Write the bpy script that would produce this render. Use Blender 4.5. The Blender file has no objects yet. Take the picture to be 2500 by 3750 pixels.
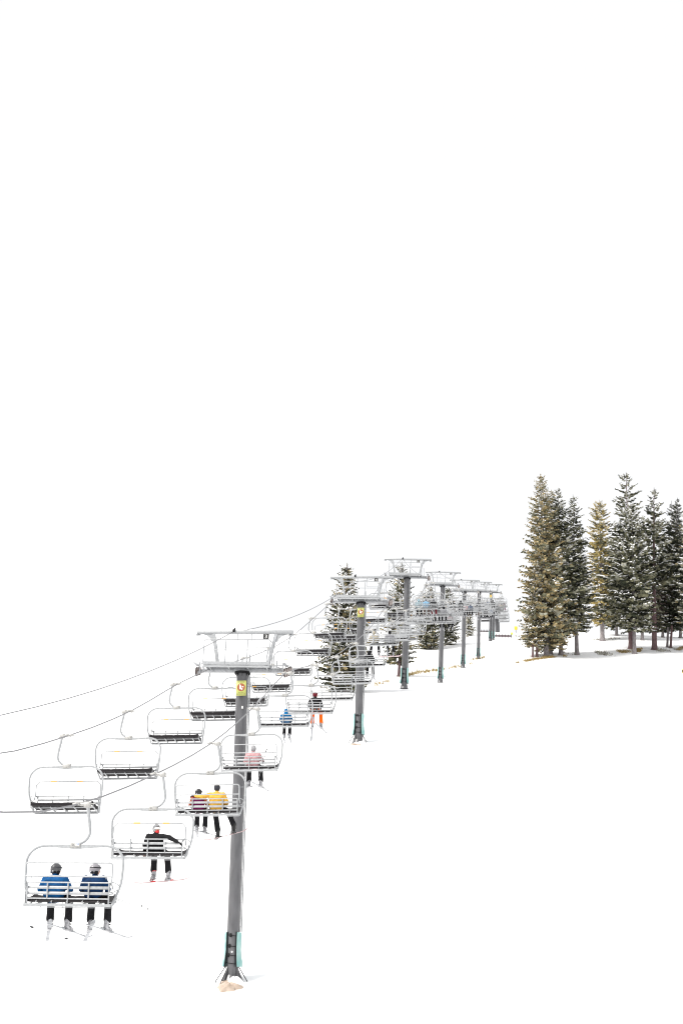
import bpy, math, random
from mathutils import Vector, Matrix, Euler
R = math.radians
C = bpy.context.scene.collection
random.seed(7)

# ---------------------------------------------------------------- camera
F, HY, ROLL = 5200.0, 3600.0, 0.015          # focal length and eye level in source pixels
PITCH = math.atan((HY - 1875) / F)
cam_d = bpy.data.cameras.new('camera'); cam = bpy.data.objects.new('camera', cam_d); C.objects.link(cam)
cam_d.sensor_fit = 'VERTICAL'; cam_d.sensor_height = 36.0; cam_d.lens = 36.0 * F / 3750.0
cam_d.clip_start = 0.1; cam_d.clip_end = 5000
cam.matrix_world = Matrix.Rotation(math.pi / 2 + PITCH, 4, 'X') @ Matrix.Rotation(ROLL, 4, 'Z')
bpy.context.scene.camera = cam

def ray(px, py):
    x, y = px - 1250, 1875 - py
    c, s = math.cos(ROLL), math.sin(ROLL)
    x, y = (x * c - y * s) / F, (x * s + y * c) / F
    return Vector((x, math.cos(PITCH) - y * math.sin(PITCH), math.sin(PITCH) + y * math.cos(PITCH)))
def at(px, py, Y):
    r = ray(px, py); return r * (Y / r.y)

# ---------------------------------------------------------------- world, sun, exposure
SUN_EL, SUN_AZ = R(46), R(-122)               # azimuth measured from +Y towards +X
w = bpy.data.worlds.new('World'); bpy.context.scene.world = w; w.use_nodes = True
nt = w.node_tree; nt.nodes.clear()
sky = nt.nodes.new('ShaderNodeTexSky'); sky.sky_type = 'NISHITA'; sky.sun_disc = False
sky.sun_elevation = SUN_EL; sky.sun_rotation = SUN_AZ; sky.dust_density = 3.0
mix = nt.nodes.new('ShaderNodeMix'); mix.data_type = 'RGBA'; mix.inputs[0].default_value = 0.9
mix.inputs[7].default_value = (9.03, 9.03, 9.05, 1)          # even cloud cover over the clear sky
bg = nt.nodes.new('ShaderNodeBackground'); bg.inputs[1].default_value = 0.099
out = nt.nodes.new('ShaderNodeOutputWorld')
nt.links.new(sky.outputs[0], mix.inputs[6]); nt.links.new(mix.outputs[2], bg.inputs[0]); nt.links.new(bg.outputs[0], out.inputs[0])
sd = bpy.data.lights.new('sun', 'SUN'); sd.energy = 3.3; sd.angle = R(18); sd.color = (1, 0.97, 0.92)
so = bpy.data.objects.new('sun', sd); C.objects.link(so)
sdir = Vector((math.sin(SUN_AZ) * math.cos(SUN_EL), math.cos(SUN_AZ) * math.cos(SUN_EL), math.sin(SUN_EL)))
so.rotation_euler = sdir.to_track_quat('Z', 'Y').to_euler()
vs = bpy.context.scene.view_settings
vs.view_transform = 'Standard'; vs.look = 'None'; vs.exposure = 0.3; vs.gamma = 1; vs.use_curve_mapping = False
bpy.context.scene.cycles.filter_width = 1.15; bpy.context.scene.cycles.max_bounces = 6; bpy.context.scene.cycles.diffuse_bounces = 3

# ---------------------------------------------------------------- materials
def mat(name, col, rough=0.6, metal=0.0, var=0.0, scale=6.0, col2=None, bump=0.0, spec=0.5, stretch=None):
    m = bpy.data.materials.new(name); m.use_nodes = True
    t = m.node_tree; b = t.nodes['Principled BSDF']
    b.inputs['Roughness'].default_value = rough; b.inputs['Metallic'].default_value = metal
    b.inputs['Specular IOR Level'].default_value = spec
    n = t.nodes.new('ShaderNodeTexNoise'); n.inputs['Scale'].default_value = scale; n.inputs['Detail'].default_value = 5
    tc = t.nodes.new('ShaderNodeTexCoord')
    if stretch:
        mp = t.nodes.new('ShaderNodeMapping'); mp.inputs['Scale'].default_value = stretch
        t.links.new(tc.outputs['Object'], mp.inputs[0]); t.links.new(mp.outputs[0], n.inputs['Vector'])
    else: t.links.new(tc.outputs['Object'], n.inputs['Vector'])
    if col2 is None:
        col2 = tuple(min(1, c * (1 + var)) for c in col); col = tuple(c * (1 - var) for c in col)
    cr = t.nodes.new('ShaderNodeValToRGB')
    cr.color_ramp.elements[0].position = 0.35; cr.color_ramp.elements[1].position = 0.65
    cr.color_ramp.elements[0].color = (*col, 1); cr.color_ramp.elements[1].color = (*col2, 1)
    t.links.new(n.outputs[0], cr.inputs[0]); t.links.new(cr.outputs[0], b.inputs['Base Color'])
    if bump:
        bp = t.nodes.new('ShaderNodeBump'); bp.inputs['Strength'].default_value = bump; bp.inputs['Distance'].default_value = 0.02
        t.links.new(n.outputs[0], bp.inputs['Height']); t.links.new(bp.outputs[0], b.inputs['Normal'])
    return m
M = dict(
 snow=mat('snow', (.945, .95, .96), .55, col2=(.965, .965, .968), scale=.35, bump=.3, spec=.3),
 galv=mat('galvanised_steel', (.35, .36, .37), .42, .1, var=.10, scale=14),
 galvd=mat('dull_galvanised_steel', (.34, .35, .365), .45, .1, var=.15, scale=9),
 plate=mat('cast_plate', (.40, .395, .38), .5, .1, var=.15, scale=30),
 pole=mat('dark_painted_steel', (.072, .072, .078), .33, .0, var=.25, scale=5, bump=.06, stretch=(1, 1, .25), spec=1.0),
 black=mat('black_rubber', (.006, .006, .007), .6, var=.4, spec=.25),
 cushion=mat('black_vinyl', (.014, .012, .014), .6, var=.4, scale=40, bump=.2, spec=.2),
 ropem=mat('steel_rope', (.22, .22, .23), .5, .2, var=.15, scale=60),
 teal=mat('teal_vinyl', (.17, .40, .38), .5, col2=(.38, .54, .52), scale=2.2, bump=.2),
 rubber=mat('sheave_liner', (.05, .035, .032), .6, var=.3),
 copper=mat('sheave_hub', (.32, .27, .25), .5, .2, var=.2),
 orange=mat('orange_sleeve', (.75, .42, .10), .5, var=.1),
 signg=mat('olive_green_paint', (.42, .43, .10), .5, col2=(.50, .50, .16), scale=3),
 signb=mat('brown_paint', (.30, .085, .03), .5, var=.1),
 white=mat('white_paint', (.82, .82, .80), .45, var=.02),
 greenink=mat('dark_green_ink', (.06, .10, .02), .5, var=.1),
 ink=mat('black_ink', (.01, .01, .01), .5, var=.1),
 blueink=mat('blue_ink', (.08, .14, .30), .5, var=.1),
 red=mat('red_plastic', (.55, .015, .02), .4, var=.15),
 dirt=mat('bare_dirt', (.36, .28, .22), .9, col2=(.50, .41, .34), scale=5, bump=.4),
 drygrass=mat('dry_grass', (.22, .15, .05), .9, col2=(.34, .25, .10), scale=8),
 skin=mat('skin', (.45, .26, .20), .5, var=.06, scale=20),
 eye=mat('eye', (.03, .02, .02), .3), lip=mat('lip', (.35, .12, .11), .5),
 gloss=mat('goggle_lens', (.03, .02, .04), .12, var=.1, spec=.8),
 bark=mat('grey_bark', (.13, .115, .115), .9, col2=(.30, .27, .275), scale=3, bump=.5, stretch=(3, 3, .8)),
 barkp=mat('reddish_bark', (.085, .05, .055), .9, col2=(.19, .12, .12), scale=3, bump=.5, stretch=(3, 3, .8)),
 yellow=mat('yellow_paint', (.80, .60, .05), .5, var=.06), lime=mat('lime_paint', (.68, .80, .06), .5, var=.06),
 netm=mat('net_fence_mesh', (.16, .13, .14), .8, var=.2),
 board=mat('snowboard_topsheet', (.42, .27, .28), .4, col2=(.58, .46, .46), scale=3),
 ski=mat('ski_topsheet', (.20, .21, .23), .35, col2=(.42, .43, .45), scale=4),
 boot=mat('grey_ski_boot', (.10, .10, .11), .4, col2=(.48, .48, .50), scale=13),
)
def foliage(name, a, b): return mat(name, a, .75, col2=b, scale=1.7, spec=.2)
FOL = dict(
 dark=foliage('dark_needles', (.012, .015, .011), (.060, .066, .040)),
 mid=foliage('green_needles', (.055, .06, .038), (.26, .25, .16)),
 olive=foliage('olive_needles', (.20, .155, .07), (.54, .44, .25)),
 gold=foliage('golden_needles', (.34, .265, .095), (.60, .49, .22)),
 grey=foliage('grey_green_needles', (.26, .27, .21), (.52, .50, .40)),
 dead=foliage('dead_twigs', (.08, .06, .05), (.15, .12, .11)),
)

# ---------------------------------------------------------------- mesh helpers
class MB:
    def __init__(s): s.v = []; s.f = []; s.m = []
    def add(s, vs_, fs, mi=0):
        o = len(s.v); s.v += [tuple(p) for p in vs_]
        for f in fs: s.f.append(tuple(i + o for i in f)); s.m.append(mi)
    def box(s, c, d, rot=None, mi=0, bev=0.0):
        hx, hy, hz = d[0] / 2, d[1] / 2, d[2] / 2
        if bev <= 0:
            vs_ = [Vector((x, y, z)) for x in (-hx, hx) for y in (-hy, hy) for z in (-hz, hz)]
            fs = [(0, 1, 3, 2), (4, 6, 7, 5), (0, 4, 5, 1), (2, 3, 7, 6), (0, 2, 6, 4), (1, 5, 7, 3)]
        else:
            b = min(bev, hx * .9, hy * .9, hz * .9); vs_ = []; 
            for z, k in ((-hz, 1), (-hz + b, 0), (hz - b, 0), (hz, 1)):
                q = b * k * .7
                for (sx, sy) in ((-1, -1), (1, -1), (1, 1), (-1, 1)):
                    X, Yy = hx - q, hy - q
                    pts = [(sx * X, sy * (Yy - b)), (sx * (X - b), sy * Yy)]
                    if (sx, sy) in ((1, -1), (-1, 1)): pts = pts[::-1]
                    if (sx, sy) in ((-1, -1), (1, 1)): pts = pts
                    vs_ += [Vector((px_, py_, z)) for px_, py_ in pts]
            fs = []
            for k in range(3):
                for i in range(8): fs.append((k * 8 + i, k * 8 + (i + 1) % 8, k * 8 + 8 + (i + 1) % 8, k * 8 + 8 + i))
            fs.append(tuple(range(7, -1, -1))); fs.append(tuple(range(24, 32)))
        if rot is not None: vs_ = [rot @ p for p in vs_]
        c = Vector(c); s.add([p + c for p in vs_], fs, mi)
    def bar(s, a, b, w_, h, mi=0, up=(0, 0, 1), bev=0):
        a, b = Vector(a), Vector(b); d = b - a; L = d.length; y = d.normalized(); up = Vector(up)
        x = y.cross(up)
        if x.length < 1e-4: x = y.cross(Vector((0, 1, 0)))
        x.normalize(); z = x.cross(y)
        s.box((a + b) / 2, (w_, L, h), Matrix((x, y, z)).transposed(), mi, bev)
    def tube(s, pts, r, n=8, mi=0, closed=False, cap=True):
        pts = [Vector(p) for p in pts]; N = len(pts)
        rs = r if isinstance(r, (list, tuple)) else [r] * N
        prev = None; rings = []
        for i, p in enumerate(pts):
            if closed: t = pts[(i + 1) % N] - pts[i - 1]
            else: t = pts[min(i + 1, N - 1)] - pts[max(i - 1, 0)]
            t.normalize()
            if prev is None:
                x = t.cross(Vector((0, 0, 1)))
                if x.length < .05: x = t.cross(Vector((0, 1, 0)))
            else: x = prev - t * prev.dot(t)
            x.normalize(); y = t.cross(x); prev = x
            rings.append([p + (x * math.cos(2 * math.pi * k / n) + y * math.sin(2 * math.pi * k / n)) * rs[i] for k in range(n)])
        vs_ = [q for rr in rings for q in rr]; fs = []
        for i in range(N if closed else N - 1):
            j = (i + 1) % N
            for k in range(n): fs.append((i * n + k, i * n + (k + 1) % n, j * n + (k + 1) % n, j * n + k))
        if cap and not closed: fs.append(tuple(range(n - 1, -1, -1))); fs.append(tuple((N - 1) * n + k for k in range(n)))
        s.add(vs_, fs, mi)
    def prism(s, outline, y0, y1, mi=0, axis='y', mtx=None):
        n = len(outline); vs_ = []
        for yy in (y0, y1):
            for a, b in outline:
                p = {'y': (a, yy, b), 'z': (a, b, yy), 'x': (yy, a, b)}[axis]; p = Vector(p)
                vs_.append(mtx @ p if mtx else p)
        fs = [tuple(range(n)), tuple(range(2 * n - 1, n - 1, -1))]
        for i in range(n): fs.append((i, (i + 1) % n, n + (i + 1) % n, n + i))
        s.add(vs_, fs, mi)
    def ell(s, c, r, rot=None, nu=14, nv=9, mi=0):
        c = Vector(c); r = (r, r, r) if not isinstance(r, (tuple, list)) else r; vs_ = [Vector((0, 0, -r[2]))]
        for j in range(1, nv):
            ph = -math.pi / 2 + math.pi * j / nv
            for i in range(nu):
                th = 2 * math.pi * i / nu
                vs_.append(Vector((r[0] * math.cos(ph) * math.cos(th), r[1] * math.cos(ph) * math.sin(th), r[2] * math.sin(ph))))
        vs_.append(Vector((0, 0, r[2]))); fs = []
        for i in range(nu): fs.append((0, 1 + (i + 1) % nu, 1 + i))
        for j in range(nv - 2):
            for i in range(nu):
                a = 1 + j * nu; fs.append((a + i, a + (i + 1) % nu, a + nu + (i + 1) % nu, a + nu + i))
        a = 1 + (nv - 2) * nu
        for i in range(nu): fs.append((a + i, a + (i + 1) % nu, len(vs_) - 1))
        if rot is not None: vs_ = [rot @ p for p in vs_]
        s.add([p + c for p in vs_], fs, mi)
    def cap(s, a, b, ra, rb, mi=0, n=12):
        a, b = Vector(a), Vector(b); d = (b - a).normalized() if (b - a).length > 1e-6 else Vector((0, 0, 1))
        pts = []; rs = []
        for k in range(5):
            t = math.pi / 2 * k / 4; pts.append(a - d * ra * math.cos(t)); rs.append(max(.0008, ra * math.sin(t)))
        for k in range(5):
            t = math.pi / 2 * k / 4; pts.append(b + d * rb * math.sin(t)); rs.append(max(.0008, rb * math.cos(t)))
        s.tube(pts, rs, n, mi)
    def build(s, name, mats, parent=None, smooth=True, angle=40, voxel=None, smi=2):
        me = bpy.data.meshes.new(name); me.from_pydata(s.v, [], s.f); mats = mats if isinstance(mats, (list, tuple)) else [mats]
        for m in mats: me.materials.append(m)
        me.polygons.foreach_set('material_index', s.m)
        o = bpy.data.objects.new(name, me); C.objects.link(o)
        if voxel:
            rm = o.modifiers.new('r', 'REMESH'); rm.mode = 'VOXEL'; rm.voxel_size = voxel; rm.use_smooth_shade = True
            sm = o.modifiers.new('s', 'SMOOTH'); sm.iterations = smi; sm.factor = .6
            dg = bpy.context.evaluated_depsgraph_get(); nm = bpy.data.meshes.new_from_object(o.evaluated_get(dg))
            o.modifiers.clear(); o.data = nm; bpy.data.meshes.remove(me); me = nm; me.name = name
            me.materials.clear()
            for m in mats: me.materials.append(m)
            me.polygons.foreach_set('material_index', [0] * len(me.polygons))
        if smooth:
            me.polygons.foreach_set('use_smooth', [True] * len(me.polygons))
            if not voxel:
                try: me.set_sharp_from_angle(angle=R(angle))
                except Exception: pass
        me.update()
        if parent: o.parent = parent
        return o
def text_mesh(name, txt, size, material, parent, mtx, depth=.004, sx=1.0):
    cu = bpy.data.curves.new(name, 'FONT'); cu.body = txt; cu.size = size; cu.extrude = depth; cu.align_x = 'CENTER'; cu.align_y = 'CENTER'
    to = bpy.data.objects.new(name, cu); C.objects.link(to)
    dg = bpy.context.evaluated_depsgraph_get(); me = bpy.data.meshes.new_from_object(to.evaluated_get(dg))
    bpy.data.objects.remove(to); bpy.data.curves.remove(cu)
    me.transform(mtx @ Matrix.Diagonal((sx, 1, 1, 1))); me.materials.clear(); me.materials.append(material)
    o = bpy.data.objects.new(name, me); C.objects.link(o); o.parent = parent; return o
def tag(o, label=None, cat=None, group=None, kind=None):
    if label: o['label'] = label
    if cat: o['category'] = cat
    if group: o['group'] = group
    if kind: o['kind'] = kind
    return o
def empty(name, loc=(0, 0, 0), rot=(0, 0, 0)):
    o = bpy.data.objects.new(name, None); C.objects.link(o); o.location = loc; o.rotation_euler = rot; o.empty_display_size = .2; return o
def kids(o): return [c for c in bpy.data.objects if c.parent == o]
def tree_of(o): return (o, [tree_of(c) for c in kids(o)])
def copy_tree(t, parent=None):
    o, ch = t; c = o.copy(); C.objects.link(c); c.parent = parent
    for k in ch: copy_tree(k, c)
    return c
def arc(cx, cz, r, a0, a1, n, y=0): return [(cx + r * math.cos(R(a0 + (a1 - a0) * i / n)), y, cz + r * math.sin(R(a0 + (a1 - a0) * i / n))) for i in range(n + 1)]
ORD = ['nearest', 'second', 'third', 'fourth', 'fifth', 'sixth', 'seventh', 'eighth', 'ninth', 'tenth', 'eleventh', 'twelfth', 'thirteenth', 'fourteenth', 'fifteenth', 'sixteenth', 'seventeenth', 'eighteenth', 'nineteenth', 'twentieth'] + \
      ['twenty-' + x for x in ('first', 'second', 'third', 'fourth', 'fifth', 'sixth', 'seventh', 'eighth', 'ninth')] + ['thirtieth'] + ['thirty-' + x for x in ('first', 'second', 'third', 'fourth', 'fifth', 'sixth', 'seventh', 'eighth', 'ninth')] + ['fortieth'] + ['forty-' + x for x in ('first', 'second', 'third', 'fourth', 'fifth')]

# ---------------------------------------------------------------- lift line layout
YAW = R(9.0)
#  number, Y, top beam left/right/y, pole top, pole base   (source pixels)
TW = [(3, 57.9, 710, 1077, 2320, 888, 2475, 848, 3590),
      (4, 88.3, 1211, 1451, 2114, 1322, 2210, 1311, 2720),
      (5, 118.9, 1404, 1582, 2049, 1490, 2120, 1479, 2523),
      (6, 161.0, 1555, 1687, 2096, 1620, 2152, 1611, 2500),
      (7, 188.5, 1643, 1756, 2125, 1699, 2172, 1694, 2445),
      (8, 224.5, 1707, 1802, 2132, 1753, 2172, 1750, 2413),
      (9, 260.2, 1758, 1838, 2140, 1797, 2174, 1794, 2347),
      (10, 277.0, 1769, 1844, 2191, 1806, 2222, 1804, 2345)]
ROPE_DROP = 1.45; HALF = 1.9
TWR = []
for (n, Y, bl, brr, by_, tx, ty, bx, byy) in TW:
    bar = at((bl + brr) / 2, by_, Y); base = at(bx, byy, Y); top = at(tx, ty, Y)
    TWR.append(dict(n=n, Y=Y, x=top.x, z=bar.z - ROPE_DROP, base=base, top=top))
def lerp(tab, y):
    if y <= tab[0][0]: a, b = tab[0], tab[1]
    elif y >= tab[-1][0]: a, b = tab[-2], tab[-1]
    else:
        for a, b in zip(tab, tab[1:]):
            if a[0] <= y <= b[0]: break
    t = (y - a[0]) / (b[0] - a[0]); return a[1] + (b[1] - a[1]) * t, t, b[0] - a[0]
MIDS = {1: [(32.4, -7.69), (38.4, -6.76), (44.3, -5.84), (50.2, -4.98), (56.2, -4.05), (62.1, -3.12), (68.1, -2.18), (74.0, -1.21), (80.0, -.25), (86.0, .74)],
        -1: [(42.0, -6.05), (47.7, -5.12), (53.4, -4.22), (59.1, -3.30), (64.8, -2.38), (70.5, -1.48), (76.2, -.60), (81.8, .34), (87.6, 1.24)]}
for s_ in MIDS: MIDS[s_] += [(t['Y'], t['x'] + .0) for t in TWR[2:]]
MID = [(32.4, -7.66), (57.9, -3.8), (88.3, 1.2)] + [(t['Y'], t['x']) for t in TWR[2:]]
TOPEND = (302.0, at(1810, 2262, 302.0).z)
ZT = [(t['Y'], t['z']) for t in TWR] + [TOPEND]
SAG = [1.55, 1.5, 2.3, 1.2, 1.7, 1.5, .3, .15]
RZ = {1: [(-40, 5.2), (0, 3.0), (18, 2.62), (28, 3.05), (32.4, 3.74), (38.4, 5.26), (44.3, 7.04), (50.2, 9.22), (56.2, 11.8), (58.5, 12.45), (62.1, 13.41), (68.1, 15.14), (74.0, 17.18), (80.0, 19.4), (86.0, 22.05), (88.3, 23.1)],
      -1: [(-40, 5.2), (0, 3.3), (14, 3.1), (25, 3.7), (36, 5.32), (42.0, 6.84), (47.7, 8.62), (53.4, 10.72), (57.9, 12.25), (59.1, 12.62), (64.8, 14.29), (70.5, 16.09), (76.2, 18.14), (81.8, 20.48), (88.3, 23.2)]}
def hermite(tab, y):
    if y <= tab[0][0]: return tab[0][1]
    if y >= tab[-1][0]: return tab[-1][1]
    for i in range(len(tab) - 1):
        if tab[i][0] <= y <= tab[i + 1][0]: break
    (x0, v0), (x1, v1) = tab[i], tab[i + 1]
    def sl(j):
        if j <= 0: return (tab[1][1] - tab[0][1]) / (tab[1][0] - tab[0][0])
        if j >= len(tab) - 1: return (tab[-1][1] - tab[-2][1]) / (tab[-1][0] - tab[-2][0])
        return (tab[j + 1][1] - tab[j - 1][1]) / (tab[j + 1][0] - tab[j - 1][0])
    h = x1 - x0; t = (y - x0) / h; m0, m1 = sl(i) * h, sl(i + 1) * h
    return v0 * (2 * t ** 3 - 3 * t * t + 1) + m0 * (t ** 3 - 2 * t * t + t) + v1 * (-2 * t ** 3 + 3 * t * t) + m1 * (t ** 3 - t * t)
def rope(Y, side):
    """side +1: uphill rope on the right, -1: downhill rope on the left"""
    x = lerp(MIDS[side], Y)[0] + side * HALF
    if Y <= 88.3: return Vector((x, Y, hermite(RZ[side], Y)))
    for i in range(1, len(ZT) - 1):
        if ZT[i][0] <= Y <= ZT[i + 1][0]:
            t = (Y - ZT[i][0]) / (ZT[i + 1][0] - ZT[i][0]); z0 = ZT[i][1] if i > 1 else 23.15
            return Vector((x, Y, z0 * (1 - t) + ZT[i + 1][1] * t - SAG[i] * 4 * t * (1 - t)))
    return Vector((x, Y, ZT[-1][1]))

# ---------------------------------------------------------------- ground
GP = [(-60, -1.9), (0, -1.75), (8, -2.6), (22, -3.4), (40, -2.0)] + [(t['Y'], t['base'].z) for t in TWR[:7]] + [(277, TWR[7]['base'].z), (300, 72.5), (330, 75.5), (420, 72), (700, 40), (1600, -60), (3000, -200)]
GP[5] = (57.9, TWR[0]['base'].z - .05)
def line_x(Y): return lerp(MID, max(Y, 20))[0]
def gz(x, y):
    z = hermite(GP, y); dx = x - line_x(y)
    f = min(1, abs(dx) / 12)
    z += f * (.18 * math.sin(x * .23 + y * .11) + .12 * math.sin(y * .31 - x * .07))
    if abs(dx) > 60: z += .02 * (abs(dx) - 60)
    return z
def hit(px, py, y0=30., y1=420.):
    r = ray(px, py); y = y0
    while y < y1:
        p = r * (y / r.y)
        if gz(p.x, p.y) >= p.z: return Vector((p.x, p.y, gz(p.x, p.y)))
        y += .25
    p = r * (290 / r.y); return Vector((p.x, p.y, gz(p.x, p.y)))
def build_ground():
    ys = [-60 + i * 2.5 for i in range(20)] + [-10 + i * 2.0 for i in range(220)] + [430 + 30 * i for i in range(12)] + [800 + 150 * i for i in range(15)]
    xs = [-2500, -1800, -1200, -800, -500, -300, -200, -150] + [-120 + i * 3 for i in range(81)] + [150, 200, 300, 500, 800, 1200, 1800, 2500]
    v = [(x, y, gz(x, y)) for y in ys for x in xs]; nx = len(xs)
    f = [(j * nx + i, j * nx + i + 1, (j + 1) * nx + i + 1, (j + 1) * nx + i) for j in range(len(ys) - 1) for i in range(nx - 1)]
    b = MB(); b.add(v, f); o = b.build('snow_ground', M['snow']); tag(o, kind='structure')
build_ground()

# ---------------------------------------------------------------- ropes
def cable(name, fn, ys, r, label, cat, n=6):
    b = MB(); b.tube([fn(y) for y in ys], r, n); o = b.build(name, M['ropem']); return tag(o, label, cat)
RY = [-40 + 2 * i for i in range(171)] + [302]
cable('haul_rope', lambda y: rope(y, 1), RY, .021, 'steel haul rope on the right carrying the chairs with riders uphill', 'rope')
cable('haul_rope', lambda y: rope(y, -1), RY, .021, 'steel haul rope on the left carrying the empty chairs downhill', 'rope')
CT = [(t['Y'], at(px, py, t['Y'])) for t, (px, py) in zip(TWR, [(850, 2316), (1301, 2128), (1472, 2045), (1602, 2093), (1687, 2122), (1735, 2130), (1790, 2139), (1800, 2190)])]
def comm(Y, dx=0.0):
    if Y < CT[0][0]:
        a = at(0, 2620, 40.); k = (Y - 40.) / (CT[0][0] - 40.); p = a.lerp(CT[0][1], k); p.z -= .35 * 4 * k * (1 - k) if k > 0 else -(.35 * 4 * k * k * .5); return p + Vector((dx, 0, 0))
    for (ya, a), (yb, b) in zip(CT, CT[1:]):
        if ya <= Y <= yb:
            t = (Y - ya) / (yb - ya); p = a.lerp(b, t); p.z -= ((yb - ya) ** 2 / 1700.) * 4 * t * (1 - t); return p + Vector((dx, 0, 0))
    return CT[-1][1]
cable('signal_cable', comm, sorted(set([-20 + 2 * i for i in range(149)] + [t['Y'] for t in TWR])), .018, 'thin signal cable strung highest, over the top beams of the towers', 'cable')

# ---------------------------------------------------------------- chairs
def make_chair(kind):
    """kind 'double': two-rail safety bar raised behind the seat; 'single': one-rail bar with chamfered corners"""
    root = empty('chairlift_chair')
    g = MB()   # grip
    g.tube([(-.16, 0, .0), (-.10, 0, .0), (.02, 0, -.005), (.14, 0, -.01)], [.012, .028, .034, .05], 10)
    g.box((.20, 0, -.02), (.15, .10, .13), bev=.015); g.tube([(.27, 0, .0), (.38, 0, .01)], .010, 6)
    g.tube([(0, -.16, 0), (0, .16, 0)], .033, 8)
    g.tube([(.27, 0, -.05), (.31, 0, -.05)], .03, 8)
    g.build('grip', M['plate'], root)
    h = MB()   # hanger arm, tapering
    pts = [(.21, 0, -.05), (.245, 0, -.25), (.285, 0, -.45), (.30, 0, -.58)] + [(.04 + .27 * math.cos(R(a)), 0, -.60 + .27 * math.sin(R(a))) for a in range(-8, -91, -12)] + [(-.02, 0, -.875)]
    h.tube(pts, [.040, .038, .036, .034] + [.033] * (len(pts) - 4), 10)
    h.build('hanger_arm', M['galv'], root)
    b = MB()   # bail frame
    P = [(-.985, -.22, -2.235), (-1.01, -.16, -2.13), (-1.06, -.05, -1.92), (-1.10, .015, -1.72), (-1.115, .02, -1.55), (-1.12, .02, -1.30)]
    P += [(-.71 - .41 * math.cos(R(a)), .02, -1.30 + .375 * math.sin(R(a))) for a in range(10, 91, 10)]
    Pm = P + [(-.35, .02, -.932), (0, .02, -.94)]
    full = Pm + [(-x, y, z) for x, y, z in Pm[-2::-1]]
    b.tube(full, .029, 8)
    b.prism([(-.62, -.905), (-.12, -.898), (.12, -.898), (.62, -.905), (.62, -.948), (.12, -.985), (-.12, -.985), (-.62, -.948)], -.012, .052)
    bo = b.build('bail_frame', M['galv'], root)
    p = MB(); p.box((-.005, .02, -.905), (.24, .10, .13), bev=.012); p.tube([(-.07, -.05, -.885), (-.07, .085, -.885)], .024, 8); p.tube([(.0, -.04, -.965), (.0, .08, -.965)], .018, 8)
    p.build('pivot_plate', M['plate'], root)
    # backrest
    yb = lambda z: -.25 - .12 * (z + 2.1)
    q = MB(); rt = .0155
    q.tube([(-.93, yb(-1.74), -1.74), (.93, yb(-1.74), -1.74)], rt, 8); q.tube([(-.93, yb(-2.08), -2.08), (.93, yb(-2.08), -2.08)], rt, 8)
    for x in (-.93, -.47, 0, .47, .93):
        zb = -2.2 if x in (0, -.93, .93) else -2.08
        q.tube([(x, yb(-1.74) , -1.745), (x, yb(zb) - .004, zb)], .017, 8)
    bk = q.build('backrest', M['galv'], root)
    for zc in (-1.845, -1.965):
        s = MB(); s.box((0, yb(zc) + .02, zc), (1.86, .022, .062), bev=.006); s.build('slat', M['galv'], bk)
    for sx in (-1, 1):   # bent side arm between backrest and bail
        a = MB()
        a.tube([(sx * .93, yb(-1.74), -1.745), (sx * .99, -.24, -1.72), (sx * 1.06, -.10, -1.755), (sx * 1.085, .0, -1.80), (sx * 1.06, -.06, -1.87), (sx * 1.0, -.16, -1.925), (sx * .94, yb(-1.93), -1.93)], .011, 7)
        a.tube([(sx * .94, yb(-1.93), -1.93), (sx * 1.0, -.12, -1.96), (sx * 1.035, .0, -2.04)], .009, 6)
        a.prism([(sx * .93, -1.73), (sx * 1.0, -1.73), (sx * .95, -1.80), (sx * .93, -1.83)][::sx], -.262, -.252)
        a.build('side_arm', M['galv'], root)
        rl = MB(); rl.tube([(sx * .95, yb(-2.0), -1.98), (sx * .97, -.05, -1.955), (sx * .97, .18, -1.96), (sx * .95, .24, -2.02), (sx * .94, .24, -2.13)], .011, 7)
        rl.build('armrest', M['galv'], root)
    # seat cushion, tilted so its rear edge is lower
    tl = math.sin(R(12)); zf = lambda y: -2.165 + (y + .25) * tl
    c = MB(); nx, prof = 24, [(-.25, .02), (-.245, .06), (-.21, .078), (-.05, .058), (.10, .062), (.22, .085), (.27, .078), (.29, .04), (.285, -.005), (.26, -.012), (.2, .0), (0, .0), (-.22, .002)]
    vs_ = []
    for i in range(nx + 1):
        x = -.93 + 1.86 * i / nx; k = max(0, abs(x) - .78) / .15; lift = .035 * k * k
        seam = .010 * (1 if min(abs(x - s_) for s_ in (-.465, 0, .465)) < .04 else 0)
        for (y, t) in prof: vs_.append((x, y, zf(y) + t * (1 if t < .01 else 1) - (seam if t > .05 else 0) + lift * (1 if t > .01 else .3)))
    m = len(prof); fs = [(i * m + j, i * m + (j + 1) % m, (i + 1) * m + (j + 1) % m, (i + 1) * m + j) for i in range(nx) for j in range(m)]
    fs += [tuple(range(m)), tuple(nx * m + j for j in range(m - 1, -1, -1))]
    c.add(vs_, fs); c.build('seat_cushion', M['cushion'], root, angle=60)
    f = MB()
    f.bar((-.985, -.265, -2.218), (.985, -.265, -2.218), .035, .062); f.tube([(-.95, .14, zf(.14) - .03), (.95, .14, zf(.14) - .03)], .014, 8)
    f.bar((-.97, -.20, -2.262), (.97, -.20, -2.262), .02, .014)
    for x in (-.98, .98): f.tube([(x * .98, -.24, -2.23), (x * .97, .0, -2.19), (x * .96, .2, zf(.2) - .03)], .018, 8)
    for x in (-.70, -.35, 0, .35, .70):
        f.tube([(x, -.265, -2.215), (x - .004, -.285, -2.15), (x, -.25, -2.12)], .009, 6); f.ell((x, -.29, -2.145), .016, nu=8, nv=5)
        f.bar((x, -.24, zf(-.24) - .035), (x, .2, zf(.2) - .03), .03, .03)
    f.build('seat_frame', M['galv'], root)
    s = MB()
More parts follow.
